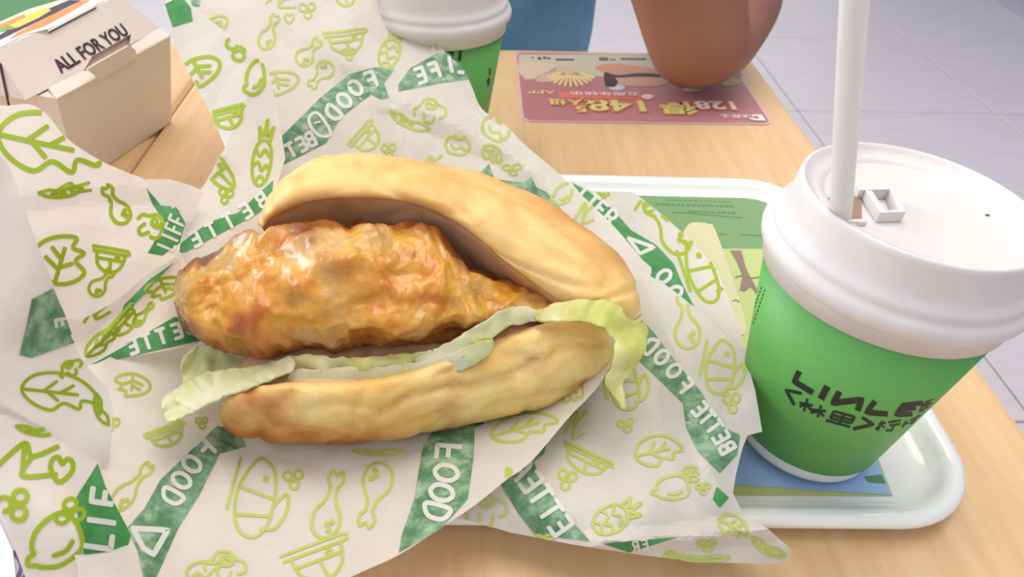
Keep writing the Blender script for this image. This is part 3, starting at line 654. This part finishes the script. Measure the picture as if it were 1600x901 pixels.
# fried chicken: top x,y ; low x,y ; depth ; half thickness
CK = [(272, 445, 272, 470, .336, .006), (285, 415, 283, 500, .335, .018), (320, 393, 305, 528, .333, .024), (370, 378, 345, 552, .331, .027), (430, 358, 410, 566, .329, .029), (500, 345, 480, 565, .328, .030), (570, 337, 550, 558, .328, .030),
      (635, 345, 610, 552, .329, .029), (680, 368, 665, 543, .331, .027), (708, 400, 710, 534, .334, .024), (760, 428, 760, 520, .338, .020), (815, 448, 810, 505, .343, .015), (880, 468, 880, 492, .348, .006)]
R = []; nS = 120
ST = stations(CK, 250)
for i, (tx_, ty_, lx, ly, dep, hw) in enumerate(ST):
    sec = []
    for j in range(nS):
        a = math.tau*j/nS; s_ = (1-math.cos(a))/2
        ca = math.copysign(abs(math.cos(a))**.85, math.cos(a)); s2 = (1-ca)/2
        sec.append(PD(tx_+(lx-tx_)*s2, ty_+(ly-ty_)*s2, dep+.010*(1-s2)-.006*s2-hw*math.copysign(abs(math.sin(a))**.8, math.sin(a))))
    R.append(sec)
V, Fc = grid(R); cen = [np.mean(np.array(r), 0) for r in R for _ in range(nS)]+[np.mean(np.array(R[0]), 0), np.mean(np.array(R[-1]), 0)]
def ckf(p):
    v = Vector(p)+Vector((.013*noise.noise(Vector(p)*30), .013*noise.noise(Vector(p)*30+Vector((5, 3, 1))), 0))
    a = .0085*noise.fractal(v*24, .9, 2.2, 2); b = .0095*(.45-noise.voronoi(v*52)[0][0]); c = .0024*noise.ridged_multi_fractal(v*58, .9, 2.1, 3, 1, 2)-.0034; d = .0012*noise.fractal(v*150, .8, 2, 3)
    return a+b*max(0, min(1, .6+2.2*noise.noise(v*22)))+c+d
tn = []
for q_, p in enumerate(V):
    j = q_ % nS; s2 = (1-math.cos(math.tau*j/nS))/2; fr = math.sin(math.tau*j/nS) > -.1
    b = max(0, (.10-s2)/.10)*.8+max(0, (s2-.80)/.20)*.75+1.0*max(0, fbm(np.array(p)+2, 34, 5)-.2)+.5*max(0, fbm(np.array(p)+9, 120, 4)-.15)
    tn.append(min(1, max(0, b)))
obj('fried_chicken', displace(V, cen, ckf), Fc, M['chicken'], bg, tone=tn)
def leaf(name, poly, ct, m, amp=.0022, seed=3, wl=(30, 70)):
    o = sheet(name, poly, Surf(ct, amp, seed, wl), m, bg, spacing=5, rag=3.5, seed=seed)
    md = o.modifiers.new('thickness', 'SOLIDIFY'); md.thickness = .0009; return o
leaf('lettuce_leaf', [(255, 650), (258, 625), (285, 602), (330, 582), (400, 572), (440, 562), (456, 560), (458, 578), (430, 592), (390, 608), (350, 622), (310, 641), (280, 657), (262, 662)], ctl(dep=[(255, 650, .296), (350, 615, .298), (450, 568, .310), (300, 590, .312), (400, 600, .300)]), M['lettuce'], seed=4)
leaf('lettuce_leaf', [(283, 566), (300, 545), (340, 540), (400, 560), (470, 562), (470, 590), (400, 590), (330, 600), (290, 600)], ctl(dep=[(285, 566, .318), (340, 545, .322), (460, 570, .322), (300, 600, .318)]), M['lettuce'], seed=5)
leaf('lettuce_leaf', [(448, 562), (470, 556), (560, 558), (640, 551), (700, 542), (760, 525), (765, 545), (700, 575), (640, 592), (600, 604), (540, 610), (465, 612), (450, 585)], ctl(dep=[(450, 562, .3115), (700, 545, .316), (600, 600, .314), (460, 610, .3105), (560, 558, .312)]), M['lettuceg'], seed=6)
leaf('lettuce_leaf', [(455, 580), (520, 574), (600, 572), (680, 560), (760, 530), (765, 552), (700, 585), (600, 612), (470, 614)], ctl(dep=[(450, 580, .3085), (700, 560, .3135), (600, 605, .312), (460, 612, .309)]), M['lettuce'], seed=12, amp=.0008)
leaf('lettuce_leaf', [(650, 560), (700, 535), (745, 508), (795, 480), (832, 483), (842, 498), (800, 508), (765, 530), (720, 560), (670, 580)], ctl(dep=[(650, 560, .314), (795, 480, .322), (840, 495, .328), (700, 570, .313)]), M['lettuce'], seed=7, amp=.001)
leaf('lettuce_leaf', [(832, 492), (860, 478), (900, 470), (945, 470), (968, 480), (980, 498), (1006, 503), (1010, 528), (1000, 558), (986, 580), (974, 600), (978, 640), (960, 618), (945, 596), (957, 565), (958, 535), (940, 512), (900, 502), (850, 504)], ctl(dep=[(832, 492, .326), (900, 472, .326), (970, 482, .326), (1008, 525, .328), (1000, 558, .322), (960, 600, .318), (957, 550, .316), (880, 502, .322), (978, 640, .318)]), M['lettuceg'], amp=.002, seed=8)

# ================================================================== WRAPPER
wr = thing('burger_wrapper', 'crumpled white greaseproof wrapper with green bands and lime food drawings', 'wrapper', (0, .3, .006))
def flap(name, poly, ct, amp=.0011, seed=1, label=None, zmin=None, creases=(), wl=(70, 190), sm=True):
    s = Surf(ct, amp, seed, wl, creases); o = sheet(name, poly, s, M['paper'], wr, zmin=zmin, seed=seed, smooth=False, smooth_edge=sm)
    md = o.modifiers.new('thickness', 'SOLIDIFY'); md.thickness = .0002; md.offset = -1 if False else 0
    if label: o['label'] = label
    if zmin is not None:
        s0 = s; s = lambda x, y: min(s0(x, y), dz(x, y, zmin))
    return o, s, poly
W = {}
W['B'] = flap('rear_flap', [(400, 430), (415, 300), (390, 200), (320, 60), (240, -40), (300, -100), (600, -100), (622, -30), (633, 2), (655, 36), (700, 86), (722, 105), (737, 135), (753, 170), (788, 194), (822, 228), (866, 265), (895, 292), (930, 325), (965, 360), (1003, 405), (1018, 425), (985, 470), (900, 450), (700, 420)],
  ctl(dep=[(300, -60, .47), (600, -60, .50), (632, 0, .50), (700, 90, .485), (753, 170, .475), (866, 265, .465), (1003, 405, .42), (700, 300, .45), (545, 240, .442), (430, 150, .432), (420, 300, .422), (600, 400, .425), (900, 450, .408), (520, 60, .47)]), .0016, 11,
  creases=[([(560, -60), (545, 60), (610, 150), (660, 330)], -.006, 40), ([(600, 145), (700, 190), (800, 240), (900, 330)], -.005, 30), ([(640, 40), (760, 200)], .003, 26), ([(430, 60), (520, 130), (610, 140)], .004, 30)])
W['A'] = flap('folded_rear_corner', [(235, -60), (300, 8), (345, 45), (390, 80), (418, 107), (433, 167), (446, 247), (428, 305), (440, 380), (420, 440), (300, 430), (280, 395), (288, 350), (315, 297), (352, 230), (333, 183), (302, 127), (277, 80), (262, 30)],
  ctl(dep=[(245, -40, .435), (390, 80, .415), (446, 247, .402), (300, 127, .415), (350, 230, .40), (285, 390, .372), (420, 430, .383), (425, 305, .393)]), .0013, 12, creases=[([(390, 140), (350, 240)], -.004, 40)], sm=False)
W['G'] = flap('left_flap', [(-70, 150), (0, 165), (45, 163), (72, 178), (100, 212), (130, 235), (165, 255), (200, 270), (228, 282), (242, 305), (254, 322), (275, 325), (290, 345), (281, 380), (275, 400), (230, 430), (180, 470), (130, 497), (105, 498), (60, 500), (-70, 480)],
  ctl(dep=[(0, 165, .31), (72, 178, .32), (228, 282, .36), (285, 360, .365), (180, 470, .325), (105, 498, .30), (0, 400, .265), (150, 350, .322)]), .0011, 13, creases=[([(40, 335), (130, 320), (240, 320)], .004, 30)])
W['G2'] = flap('turned_edge', [(228, 280), (265, 280), (300, 290), (318, 299), (313, 312), (300, 345), (280, 350), (252, 325), (240, 305)], ctl(dep=[(228, 280, .366), (318, 299, .378), (285, 350, .372), (265, 282, .370)]), .0005, 14, sm=False)
W['H'] = flap('inner_fold', [(100, 500), (130, 495), (180, 465), (230, 425), (280, 390), (310, 395), (330, 470), (320, 530), (200, 558), (150, 570), (136, 574), (112, 545), (100, 520)], ctl(dep=[(280, 395, .374), (310, 520, .350), (150, 568, .316), (105, 500, .312), (200, 500, .337)]), .0012, 15, creases=[([(130, 560), (280, 400)], -.004, 18)])
W['D1'] = flap('right_under_flap', [(893, 283), (925, 298), (990, 300), (1040, 340), (1085, 380), (1120, 420), (1140, 470), (1155, 510), (1162, 545), (1158, 585), (1130, 620), (1080, 600), (1000, 500), (960, 420), (920, 340)],
  ctl(z=[(925, 298, .030), (990, 300, .028), (1120, 420, .026), (1165, 545, .031), (1000, 450, .020), (1100, 600, .018)]), .0010, 16, sm=False)
W['D2'] = flap('right_flap', [(1005, 425), (1040, 445), (1060, 460), (1085, 480), (1115, 505), (1145, 535), (1166, 546), (1172, 580), (1180, 610), (1191, 674), (1168, 680), (1160, 700), (1150, 740), (1145, 770), (1160, 800), (1200, 826), (1236, 858), (1228, 881), (1100, 878), (1000, 866), (900, 851), (800, 832), (740, 815), (680, 800), (600, 770), (650, 640), (900, 540)],
  ctl(z=[(1005, 425, .031), (1085, 480, .033), (1165, 545, .042), (1180, 610, .050), (1190, 673, .044), (1150, 740, .030), (1145, 770, .028), (1230, 855, .018), (1226, 881, .010), (1000, 866, .016), (1000, 820, .026), (850, 800, .026), (720, 785, .026), (800, 832, .016), (680, 800, .020), (900, 540, .016), (900, 700, .020), (1050, 700, .028), (700, 650, .014)]), .0012, 17, zmin=.0035, sm=False,
  creases=[([(1005, 430), (1070, 580), (1080, 690), (1120, 760)], -.004, 45), ([(920, 850), (1060, 840), (1200, 826)], -.004, 22), ([(950, 640), (1010, 665), (1080, 660)], .003, 30)])
W['E'] = flap('front_flap', [(950, 562), (940, 595), (915, 625), (890, 650), (830, 720), (790, 750), (740, 790), (680, 830), (620, 868), (540, 905), (430, 965), (150, 965), (120, 880), (90, 740), (90, 620), (112, 575), (150, 568), (300, 510), (600, 540), (900, 530)],
  ctl(z=[(948, 565, .044), (890, 650, .039), (790, 750, .037), (620, 868, .028), (500, 760, .023), (520, 690, .0195), (300, 880, .030), (205, 835, .044), (155, 720, .050), (110, 580, .060), (250, 600, .036), (350, 650, .024), (150, 568, .055), (300, 500, .030), (600, 600, .014), (850, 600, .016), (430, 950, .024), (700, 660, .019), (820, 640, .021)]), .0009, 18, zmin=.004, creases=[([(160, 600), (330, 690), (360, 760)], -.003, 34), ([(380, 700), (520, 740), (650, 700)], .003, 30)])
W['I'] = flap('near_left_flap', [(-80, 190), (0, 243), (25, 290), (50, 360), (85, 450), (103, 495), (115, 535), (135, 570), (172, 620), (172, 700), (160, 726), (80, 684), (0, 645), (-80, 620)], ctl(dep=[(0, 243, .235), (50, 360, .245), (103, 495, .26), (115, 535, .265), (0, 450, .232), (0, 630, .243), (155, 720, .276), (80, 600, .258)]), .0008, 19)
W['F'] = flap('near_corner_flap', [(-80, 590), (0, 630), (80, 675), (155, 722), (165, 760), (205, 835), (185, 905), (180, 980), (90, 990), (40, 901), (0, 795), (-80, 680)], ctl(dep=[(155, 722, .27), (0, 630, .247), (0, 795, .237), (40, 901, .237), (185, 905, .255), (205, 835, .262), (80, 800, .240)]), .0008, 20, sm=False)
LAB = {'front': M['bandf'], 'back': M['bandb']}
def bands(key, polys, m='back'):
    o, s, pl = W[key]
    for P in polys: k = Ink(); k.poly(P, s, .0004, 8, pl); k.build('printed_band', LAB[m], o)
def words(key, L):
    o, s, pl = W[key]
    for text, path, h_, wd, flip in L: k = Ink(); lettering(k, text, path, h_, wd, s, flip, pl); k.build('printed_word', M['letter'], o)
def draws(key, L, m='limeb'):
    o, s, pl = W[key]
    for kind, x, y, sx, sy, rot, wd in L: k = Ink(); doodle(k, kind, x, y, sx, sy, rot, wd, s, pl); k.build('printed_drawing', M[m], o)
bands('B', [[(443, 210), (500, 153), (547, 115), (587, 105), (617, 108), (600, 130), (608, 152), (595, 155), (580, 147), (533, 183), (510, 223), (447, 255), (430, 262), (425, 225)], [(622, 133), (640, 107), (683, 83), (715, 80), (740, 122), (687, 130), (623, 143)], [(749, 271), (764, 256), (773, 279), (777, 280), (817, 285), (830, 276), (838, 292), (853, 299), (880, 330), (820, 300), (770, 290)], [(290, -30), (315, -30), (312, 10), (300, 10)]])
words('B', [('FOOD', [(590, 120), (560, 132), (530, 165), (512, 186)], 24, 6, -1), ('BET', [(492, 214), (448, 238)], 21, 5.5, -1), ('LIFE', [(735, 103), (705, 100), (645, 122)], 23, 6, -1)])
o, s, pl = W['B']; k = Ink(); k.stroke([(483, 183), (497, 177), (517, 208), (500, 212), (486, 198), (483, 183)], 5, s, .0007); k.stroke([(492, 192), (500, 190)], 3, s, .0007); k.build('printed_emblem', M['letter'], o)
draws('B', [('drum', 422, 48, 22, 30, 20, 4), ('dots', 480, 16, 14, 14, 0, 3), ('heart', 452, 28, 9, 10, 0, 3.5), ('fan', 440, 0, 26, 14, 10, 3.5), ('drum', 484, 80, 24, 26, 40, 4), ('drum', 500, 118, 24, 26, -140, 4), ('leaf', 436, 130, 18, 42, 80, 4), ('bun', 542, 66, 36, 24, -6, 4), ('dots', 545, 84, 12, 10, 0, 3), ('pine', 612, 74, 28, 34, 20, 4), ('bun', 540, -2, 20, 16, 0, 4), ('drum', 612, 6, 16, 24, -30, 4), ('cloud', 672, 172, 28, 22, 10, 4), ('bun', 575, 217, 28, 24, -48, 4), ('dots', 607, 235, 12, 14, 0, 3), ('pea', 640, 190, 34, 20, 25, 4), ('tomato', 715, 226, 24, 18, 10, 4), ('tomato', 775, 200, 28, 22, 30, 4.5), ('leaf', 770, 240, 18, 16, 40, 4), ('dots', 800, 264, 16, 10, 0, 3), ('fan', 676, 252, 18, 14, 0, 4), ('lemon', 880, 300, 16, 20, 20, 4.5), ('fan', 915, 330, 16, 22, 10, 4.5), ('leaf', 655, 30, 16, 20, 50, 4), ('fan', 684, 70, 16, 8, 0, 3.5), ('leaf', 338, 40, 14, 26, 60, 4)])
bands('A', [[(280, 395), (282, 380), (326, 347), (372, 332), (427, 281), (424, 318), (402, 334), (351, 361), (292, 393)], [(244, -40), (262, -26), (285, -4), (298, 12), (301, 33), (270, 42), (264, 26)]], 'front')
words('A', [('BETTE', [(421, 305), (370, 338), (292, 380)], 22, 5.5, -1), ('E', [(262, 4), (256, -10)], 16, 5, 1)])
draws('A', [('dots', 372, 76, 22, 20, 10, 5.5), ('leaf', 313, 112, 22, 44, 68, 5.5), ('lemon', 398, 118, 18, 30, 0, 5.5), ('bun', 358, 185, 30, 22, -15, 5), ('pine', 411, 238, 26, 52, 8, 5), ('bun', 345, 272, 22, 42, -40, 5), ('dots', 352, 305, 12, 14, 20, 4)], 'lime')
bands('G', [[(229, 294), (252, 321), (275, 323), (292, 343), (281, 379), (254, 399), (231, 395), (258, 348), (238, 318)]], 'front')
words('G', [('LIFE', [(258, 388), (270, 360), (280, 338)], 26, 4.5, 1)])
draws('G', [('leaf', 80, 224, 84, 60, 14, 8), ('pea', 95, 300, 34, 18, -5, 6), ('fan', 115, 292, 30, 10, 0, 5), ('drum', 180, 318, 26, 34, -30, 6), ('leaf', 94, 403, 40, 54, -70, 7), ('cloud', 236, 352, 24, 24, 60, 6), ('bun', 172, 408, 30, 26, 10, 5.5), ('drum', 160, 440, 22, 26, 40, 5)], 'lime')
draws('H', [('fan', 150, 490, 24, 10, -20, 5), ('leaf', 160, 532, 34, 16, -40, 5), ('bun', 195, 505, 34, 18, -48, 5), ('leaf', 258, 450, 16, 40, 75, 5), ('drum', 225, 490, 12, 24, 40, 4.5)], 'lime')
bands('H', [[(186, 500), (194, 476), (233, 437), (272, 410), (241, 442), (204, 482)], [(138, 572), (185, 546), (272, 495), (330, 500), (320, 530), (200, 557)]], 'front')
words('H', [('BETTE', [(310, 506), (276, 517), (195, 545)], 22, 6, -1)])
bands('I', [[(83, 450), (50, 467), (40, 515), (30, 555), (50, 559), (117, 535), (103, 495)]], 'back')
words('I', [('E', [(95, 490), (100, 520)], 20, 5.5, 1)])
draws('I', [('leaf', 96, 612, 62, 38, 8, 5.5), ('pea', 158, 640, 26, 20, 70, 5), ('cloud', 110, 575, 22, 14, -30, 5)], 'lime')
bands('F', [[(153, 723), (120, 775), (120, 795), (137, 901), (145, 970), (182, 960), (185, 905), (205, 835), (165, 760)]], 'front')
words('F', [('LIF', [(152, 862), (160, 805), (166, 758)], 40, 9, 1), ('R', [(143, 905), (150, 872)], 34, 9, 1)])
draws('F', [('fan', 45, 715, 52, 36, 10, 8), ('heart', 96, 732, 22, 26, 10, 8), ('dots', 22, 790, 28, 26, -20, 8), ('dots', 108, 800, 20, 26, 60, 7), ('lemon', 85, 840, 50, 46, -8, 8), ('pea', 55, 672, 30, 14, 10, 6)], 'lime')
bands('E', [[(339, 665), (287, 714), (250, 750), (225, 795), (198, 825), (215, 860), (228, 920), (240, 910), (252, 885), (278, 826), (311, 774), (343, 709), (385, 697), (372, 670)], [(661, 695), (690, 655), (759, 635), (756, 662), (742, 667), (740, 714), (731, 779), (689, 826), (623, 863), (628, 835), (647, 779)]])
words('E', [('FOOD', [(330, 690), (308, 712), (288, 742), (262, 788)], 30, 7, -1), ('FOOD', [(702, 690), (698, 735), (690, 770), (678, 815)], 36, 7.5, -1)])
o, s, pl = W['E']; k = Ink(); k.stroke([(208, 825), (262, 828), (240, 866), (224, 856), (208, 825)], 9, s, .0007, curve=False); k.build('printed_emblem', M['letter'], o)
draws('E', [('burger', 405, 780, 46, 62, 14, 5), ('dots', 458, 748, 17, 17, 0, 4.5), ('drum', 516, 785, 38, 56, 14, 5), ('drum', 583, 775, 40, 54, 196, 5), ('bun', 500, 878, 55, 40, -20, 5), ('drum', 330, 885, 24, 40, 70, 5), ('cloud', 352, 882, 36, 26, 10, 5), ('leaf', 208, 602, 18, 36, 100, 5), ('dots', 173, 662, 12, 16, 30, 4.5), ('bun', 262, 682, 34, 20, -20, 5), ('dots', 315, 660, 10, 10, 0, 4), ('drum', 208, 758, 26, 48, 40, 5), ('leaf', 820, 665, 54, 26, -14, 5), ('pea', 590, 705, 40, 12, 0, 4), ('pea', 800, 740, 12, 18, 40, 5), ('leaf', 895, 610, 18, 26, 20, 4)])
bands('D1', [[(893, 285), (918, 298), (956, 326), (987, 360), (1025, 382), (1053, 412), (1066, 443), (1086, 482), (1053, 470), (1020, 440), (1005, 415), (977, 380), (946, 346), (910, 305)]], 'front')
words('D1', [('TTER', [(902, 294), (930, 318), (962, 346)], 22, 5.5, 1), ('OO', [(1028, 420), (1046, 442), (1062, 470)], 24, 6, 1)])
o, s, pl = W['D1']; k = Ink(); k.stroke([(982, 372), (1022, 386), (1000, 396), (982, 372)], 6, s, .0007, curve=False); k.build('printed_emblem', M['letter'], o)
draws('D1', [('drum', 1040, 352, 36, 52, -38, 5), ('burger', 1100, 425, 30, 50, -20, 5), ('leaf', 940, 302, 12, 12, 0, 4), ('dots', 1136, 430, 12, 14, 0, 4.5), ('dots', 1150, 478, 8, 10, 0, 4), ('fan', 1010, 318, 20, 16, 0, 4.5)], 'lime')
bands('D2', [[(1006, 503), (1020, 517), (1062, 573), (1095, 611), (1128, 667), (1156, 679), (1152, 709), (1125, 739), (1090, 704), (1072, 667), (1067, 630), (1034, 597), (999, 564), (985, 541)], [(782, 756), (820, 723), (860, 670), (850, 709), (834, 721), (848, 756), (880, 798), (922, 845), (880, 840), (834, 833), (810, 802)]])
bands('D2', [[(941, 849), (1000, 844), (1062, 838), (983, 863)], [(1114, 779), (1120, 760), (1139, 777), (1125, 793)]], 'front')
words('D2', [('BETTE', [(1140, 706), (1118, 668), (1088, 632)], 24, 6, -1), ('FOOD', [(1078, 612), (1045, 568), (1005, 530)], 24, 6, -1), ('ETTER', [(884, 832), (862, 800), (843, 770), (822, 742), (800, 722)], 34, 7, -1), ('ER', [(1015, 848), (985, 855)], 14, 4, -1)])
draws('D2', [('drum', 1072, 498, 34, 46, -6, 5), ('burger', 1130, 575, 34, 42, 10, 5), ('dots', 1143, 628, 14, 18, 0, 4.5), ('burger', 980, 600, 34, 40, -8, 5), ('dots', 978, 664, 14, 12, -10, 4), ('leaf', 1030, 702, 38, 30, -10, 4.5), ('lemon', 1050, 758, 32, 22, 10, 4.5), ('leaf', 1080, 738, 12, 18, -60, 4), ('dots', 1098, 762, 12, 10, 0, 4), ('pine', 965, 805, 38, 42, 62, 4.5), ('bun', 915, 722, 44, 22, 25, 4.5), ('dots', 885, 748, 16, 18, 20, 4.5), ('fan', 900, 660, 16, 30, 10, 4.5), ('cloud', 760, 795, 36, 30, 0, 4.5), ('leaf', 1148, 822, 26, 20, 30, 4.5), ('pea', 1200, 856, 30, 18, 30, 5), ('dots', 1105, 852, 16, 10, 0, 4.5), ('cloud', 1050, 872, 24, 12, 0, 4.5), ('dots', 850, 842, 18, 9, 0, 4.5), ('pea', 1100, 872, 40, 10, 0, 4.5), ('heart', 775, 838, 16, 8, 0, 4)])

# ================================================================== PERSON (seated across the table)
pe = thing('person', 'person in a blue shirt resting a bare elbow on the poster', 'person', (.0, .95, FZ))
def skinned(name, nodes, edges, m, root=0, sub=2):
    me = bpy.data.meshes.new(name); org = ORG[pe.name]
    me.from_pydata([tuple(np.array(p[:3])-org) for p in nodes], edges, []); o = bpy.data.objects.new(name, me); COL.objects.link(o); o.parent = pe; ORG[o.name] = org
    md = o.modifiers.new('skin', 'SKIN'); md.use_smooth_shade = True
    for i, p in enumerate(nodes): me.skin_vertices[0].data[i].radius = (p[3], p[4] if len(p) > 4 else p[3]); me.skin_vertices[0].data[i].use_root = (i == root)
    s_ = o.modifiers.new('sub', 'SUBSURF'); s_.levels = sub; s_.render_levels = sub; me.materials.append(m); return o
el = U(1091, 96, .036); fa = PD(1080, -22, np.dot(el-EYE, _f)-.012); ua = PD(1142, -24, np.dot(el-EYE, _f)+.05); SX = -.03
N = [(SX, .99, -.22, .13, .10), (SX, .985, -.05, .125, .10), (SX, .98, .12, .14, .10), (SX, .97, .27, .12, .085), (SX, .955, .36, .05), (SX, .93, .42, .05), (SX, .90, .50, .075, .085), (SX, .90, .60, .07, .085), (SX, .905, .66, .045),
     (.15, .95, .27, .066), (*ua, .060), (*el, .046), (*fa, .054), (.12, .62, .19, .046), (.06, .66, .30, .028), (.04, .68, .345, .030, .020),
     (-.2, .95, .27, .062), (-.26, .93, .10, .050), (-.28, .90, -.05, .045), (-.22, .82, -.12, .036), (-.14, .78, -.16, .026), (-.11, .765, -.17, .032, .020),
     (.06, .95, -.24, .085), (.1, .72, -.24, .07), (.1, .68, -.26, .06), (.1, .70, -.46, .048), (.1, .72, -.63, .036), (.1, .67, -.675, .032),
     (-.12, .95, -.24, .085), (-.14, .72, -.24, .07), (-.14, .68, -.26, .06), (-.14, .70, -.46, .048), (-.14, .72, -.63, .036), (-.14, .67, -.675, .032)]
E_ = [(0, 1), (1, 2), (2, 3), (3, 4), (4, 5), (5, 6), (6, 7), (7, 8), (3, 9), (9, 10), (10, 11), (11, 12), (12, 13), (13, 14), (14, 15), (3, 16), (16, 17), (17, 18), (18, 19), (19, 20), (20, 21), (0, 22), (22, 23), (23, 24), (24, 25), (25, 26), (26, 27), (0, 28), (28, 29), (29, 30), (30, 31), (31, 32), (32, 33)]
for hand, tips in ((15, [(.015, .665, .40), (.03, .66, .41), (.045, .66, .405), (.06, .665, .39)]), (21, [(-.07, .725, -.185), (-.055, .735, -.185), (-.05, .75, -.185), (-.055, .765, -.185)])):
    b = np.array(N[hand][:3])
    for tp in tips:
        m_ = b*.45+np.array(tp)*.55; i = len(N); N.append((*m_, .009)); N.append((*tp, .008)); E_ += [(hand, i), (i, i+1)]
    i = len(N); q = b+np.array((-.035, -.02, .01)); N.append((*q, .010)); E_.append((hand, i))
body = skinned('body', N, E_, M['skin'])
SH = []
for z_, cx, cy, rx, ry in ((-.25, -.01, .98, .185, .135), (-.16, -.01, .975, .192, .148), (-.06, -.01, .97, .190, .15), (.05, -.005, .97, .188, .142), (.15, 0, .97, .195, .135), (.24, 0, .968, .205, .125), (.30, 0, .962, .19, .105), (.345, 0, .955, .12, .08), (.365, 0, .95, .075, .068)):
    row = []
    for k_ in range(72):
        a = math.tau*k_/72; r = 1+.035*math.sin(7*a+z_*30)*math.sin(5*z_*9+a*2)+.02*math.sin(13*a-z_*40); row.append(np.array((cx-.034+rx*r*math.cos(a), cy+ry*r*math.sin(a), z_)))
    SH.append(row)
SS = []
for i in range(len(SH)-1):
    for j in range(6): SS.append([SH[i][q]*(1-j/6)+SH[i+1][q]*j/6 for q in range(72)])
SS.append(SH[-1]); V, Fc = grid(SS, True, False)
obj('shirt', V, Fc, M['shirt'], pe)
for sx in (1, -1):
    P = [(.12, .955, .285), (.155, .93, .25), (.175, .90, .22)] if sx > 0 else [(-.18, .955, .285), (-.23, .945, .22), (-.265, .935, .14)]
    V, Fc = tube(P, [.085, .078, .076], 32); obj('sleeve', V, Fc, M['shirt'], pe)
    lx = .1 if sx > 0 else -.14; P = [(lx*.8-.01, 1.0, -.24), (lx*.9, .88, -.235), (lx, .74, -.235), (lx, .675, -.27), (lx, .70, -.46), (lx, .72, -.60)]
    V, Fc = tube([p for p in P], [.125, .105, .09, .08, .07, .06], 28); obj('trouser_leg', V, Fc, M['trousers'], pe)
    V, Fc = rslab(lx-.045, lx+.045, .565, .79, .04, [(.004, FZ+.001), (0, FZ+.02), (.008, FZ+.06), (.02, FZ+.085)]); obj('shoe', V, Fc, M['shoe'], pe)
V, Fc = lathe([(.03, .60), (.085, .60), (.093, .63), (.085, .675), (.05, .71), (.01, .72)], 40, (SX, .915, 0)); obj('hair', V, Fc, M['hair'], pe)
for sx in (1, -1):
    V, Fc = lathe([(.001, -.012), (.009, -.008), (.012, 0), (.009, .008), (.001, .012)], 16, (SX+sx*.03, .825, .555)); obj('eye', V, Fc, M['white'], pe)
    V, Fc = lathe([(.001, -.032), (.012, -.025), (.016, 0), (.012, .025), (.001, .03)], 16, (SX+sx*.078, .91, .55)); obj('ear', V, Fc, M['skin'], pe)
V, Fc = tube([(SX, .82, .56), (SX, .805, .535), (SX, .80, .52), (SX, .815, .51)], [.008, .012, .014, .008], 14); obj('nose', V, Fc, M['skin'], pe)
V, Fc = tube([(SX-.025, .826, .48), (SX, .818, .478), (SX+.025, .826, .48)], [.003, .006, .003], 10); obj('mouth', V, Fc, flat('lip', (130, 70, 62)), pe)
stl = thing('stool', 'plain stool under the person in the blue shirt', 'stool', (0, 1.0, FZ))
obj('seat', *rslab(-.2, .2, .82, 1.2, .06, [(0, -.365), (0, -.345), (.01, -.335)]), M['wood'], stl, smooth=False)
for sx in (-.15, .15):
    for sy in (.88, 1.14): obj('leg', *tube([(sx, sy, FZ), (sx*.85, 1.01+(sy-1.01)*.85, -.36)], .014), M['steel'], stl)
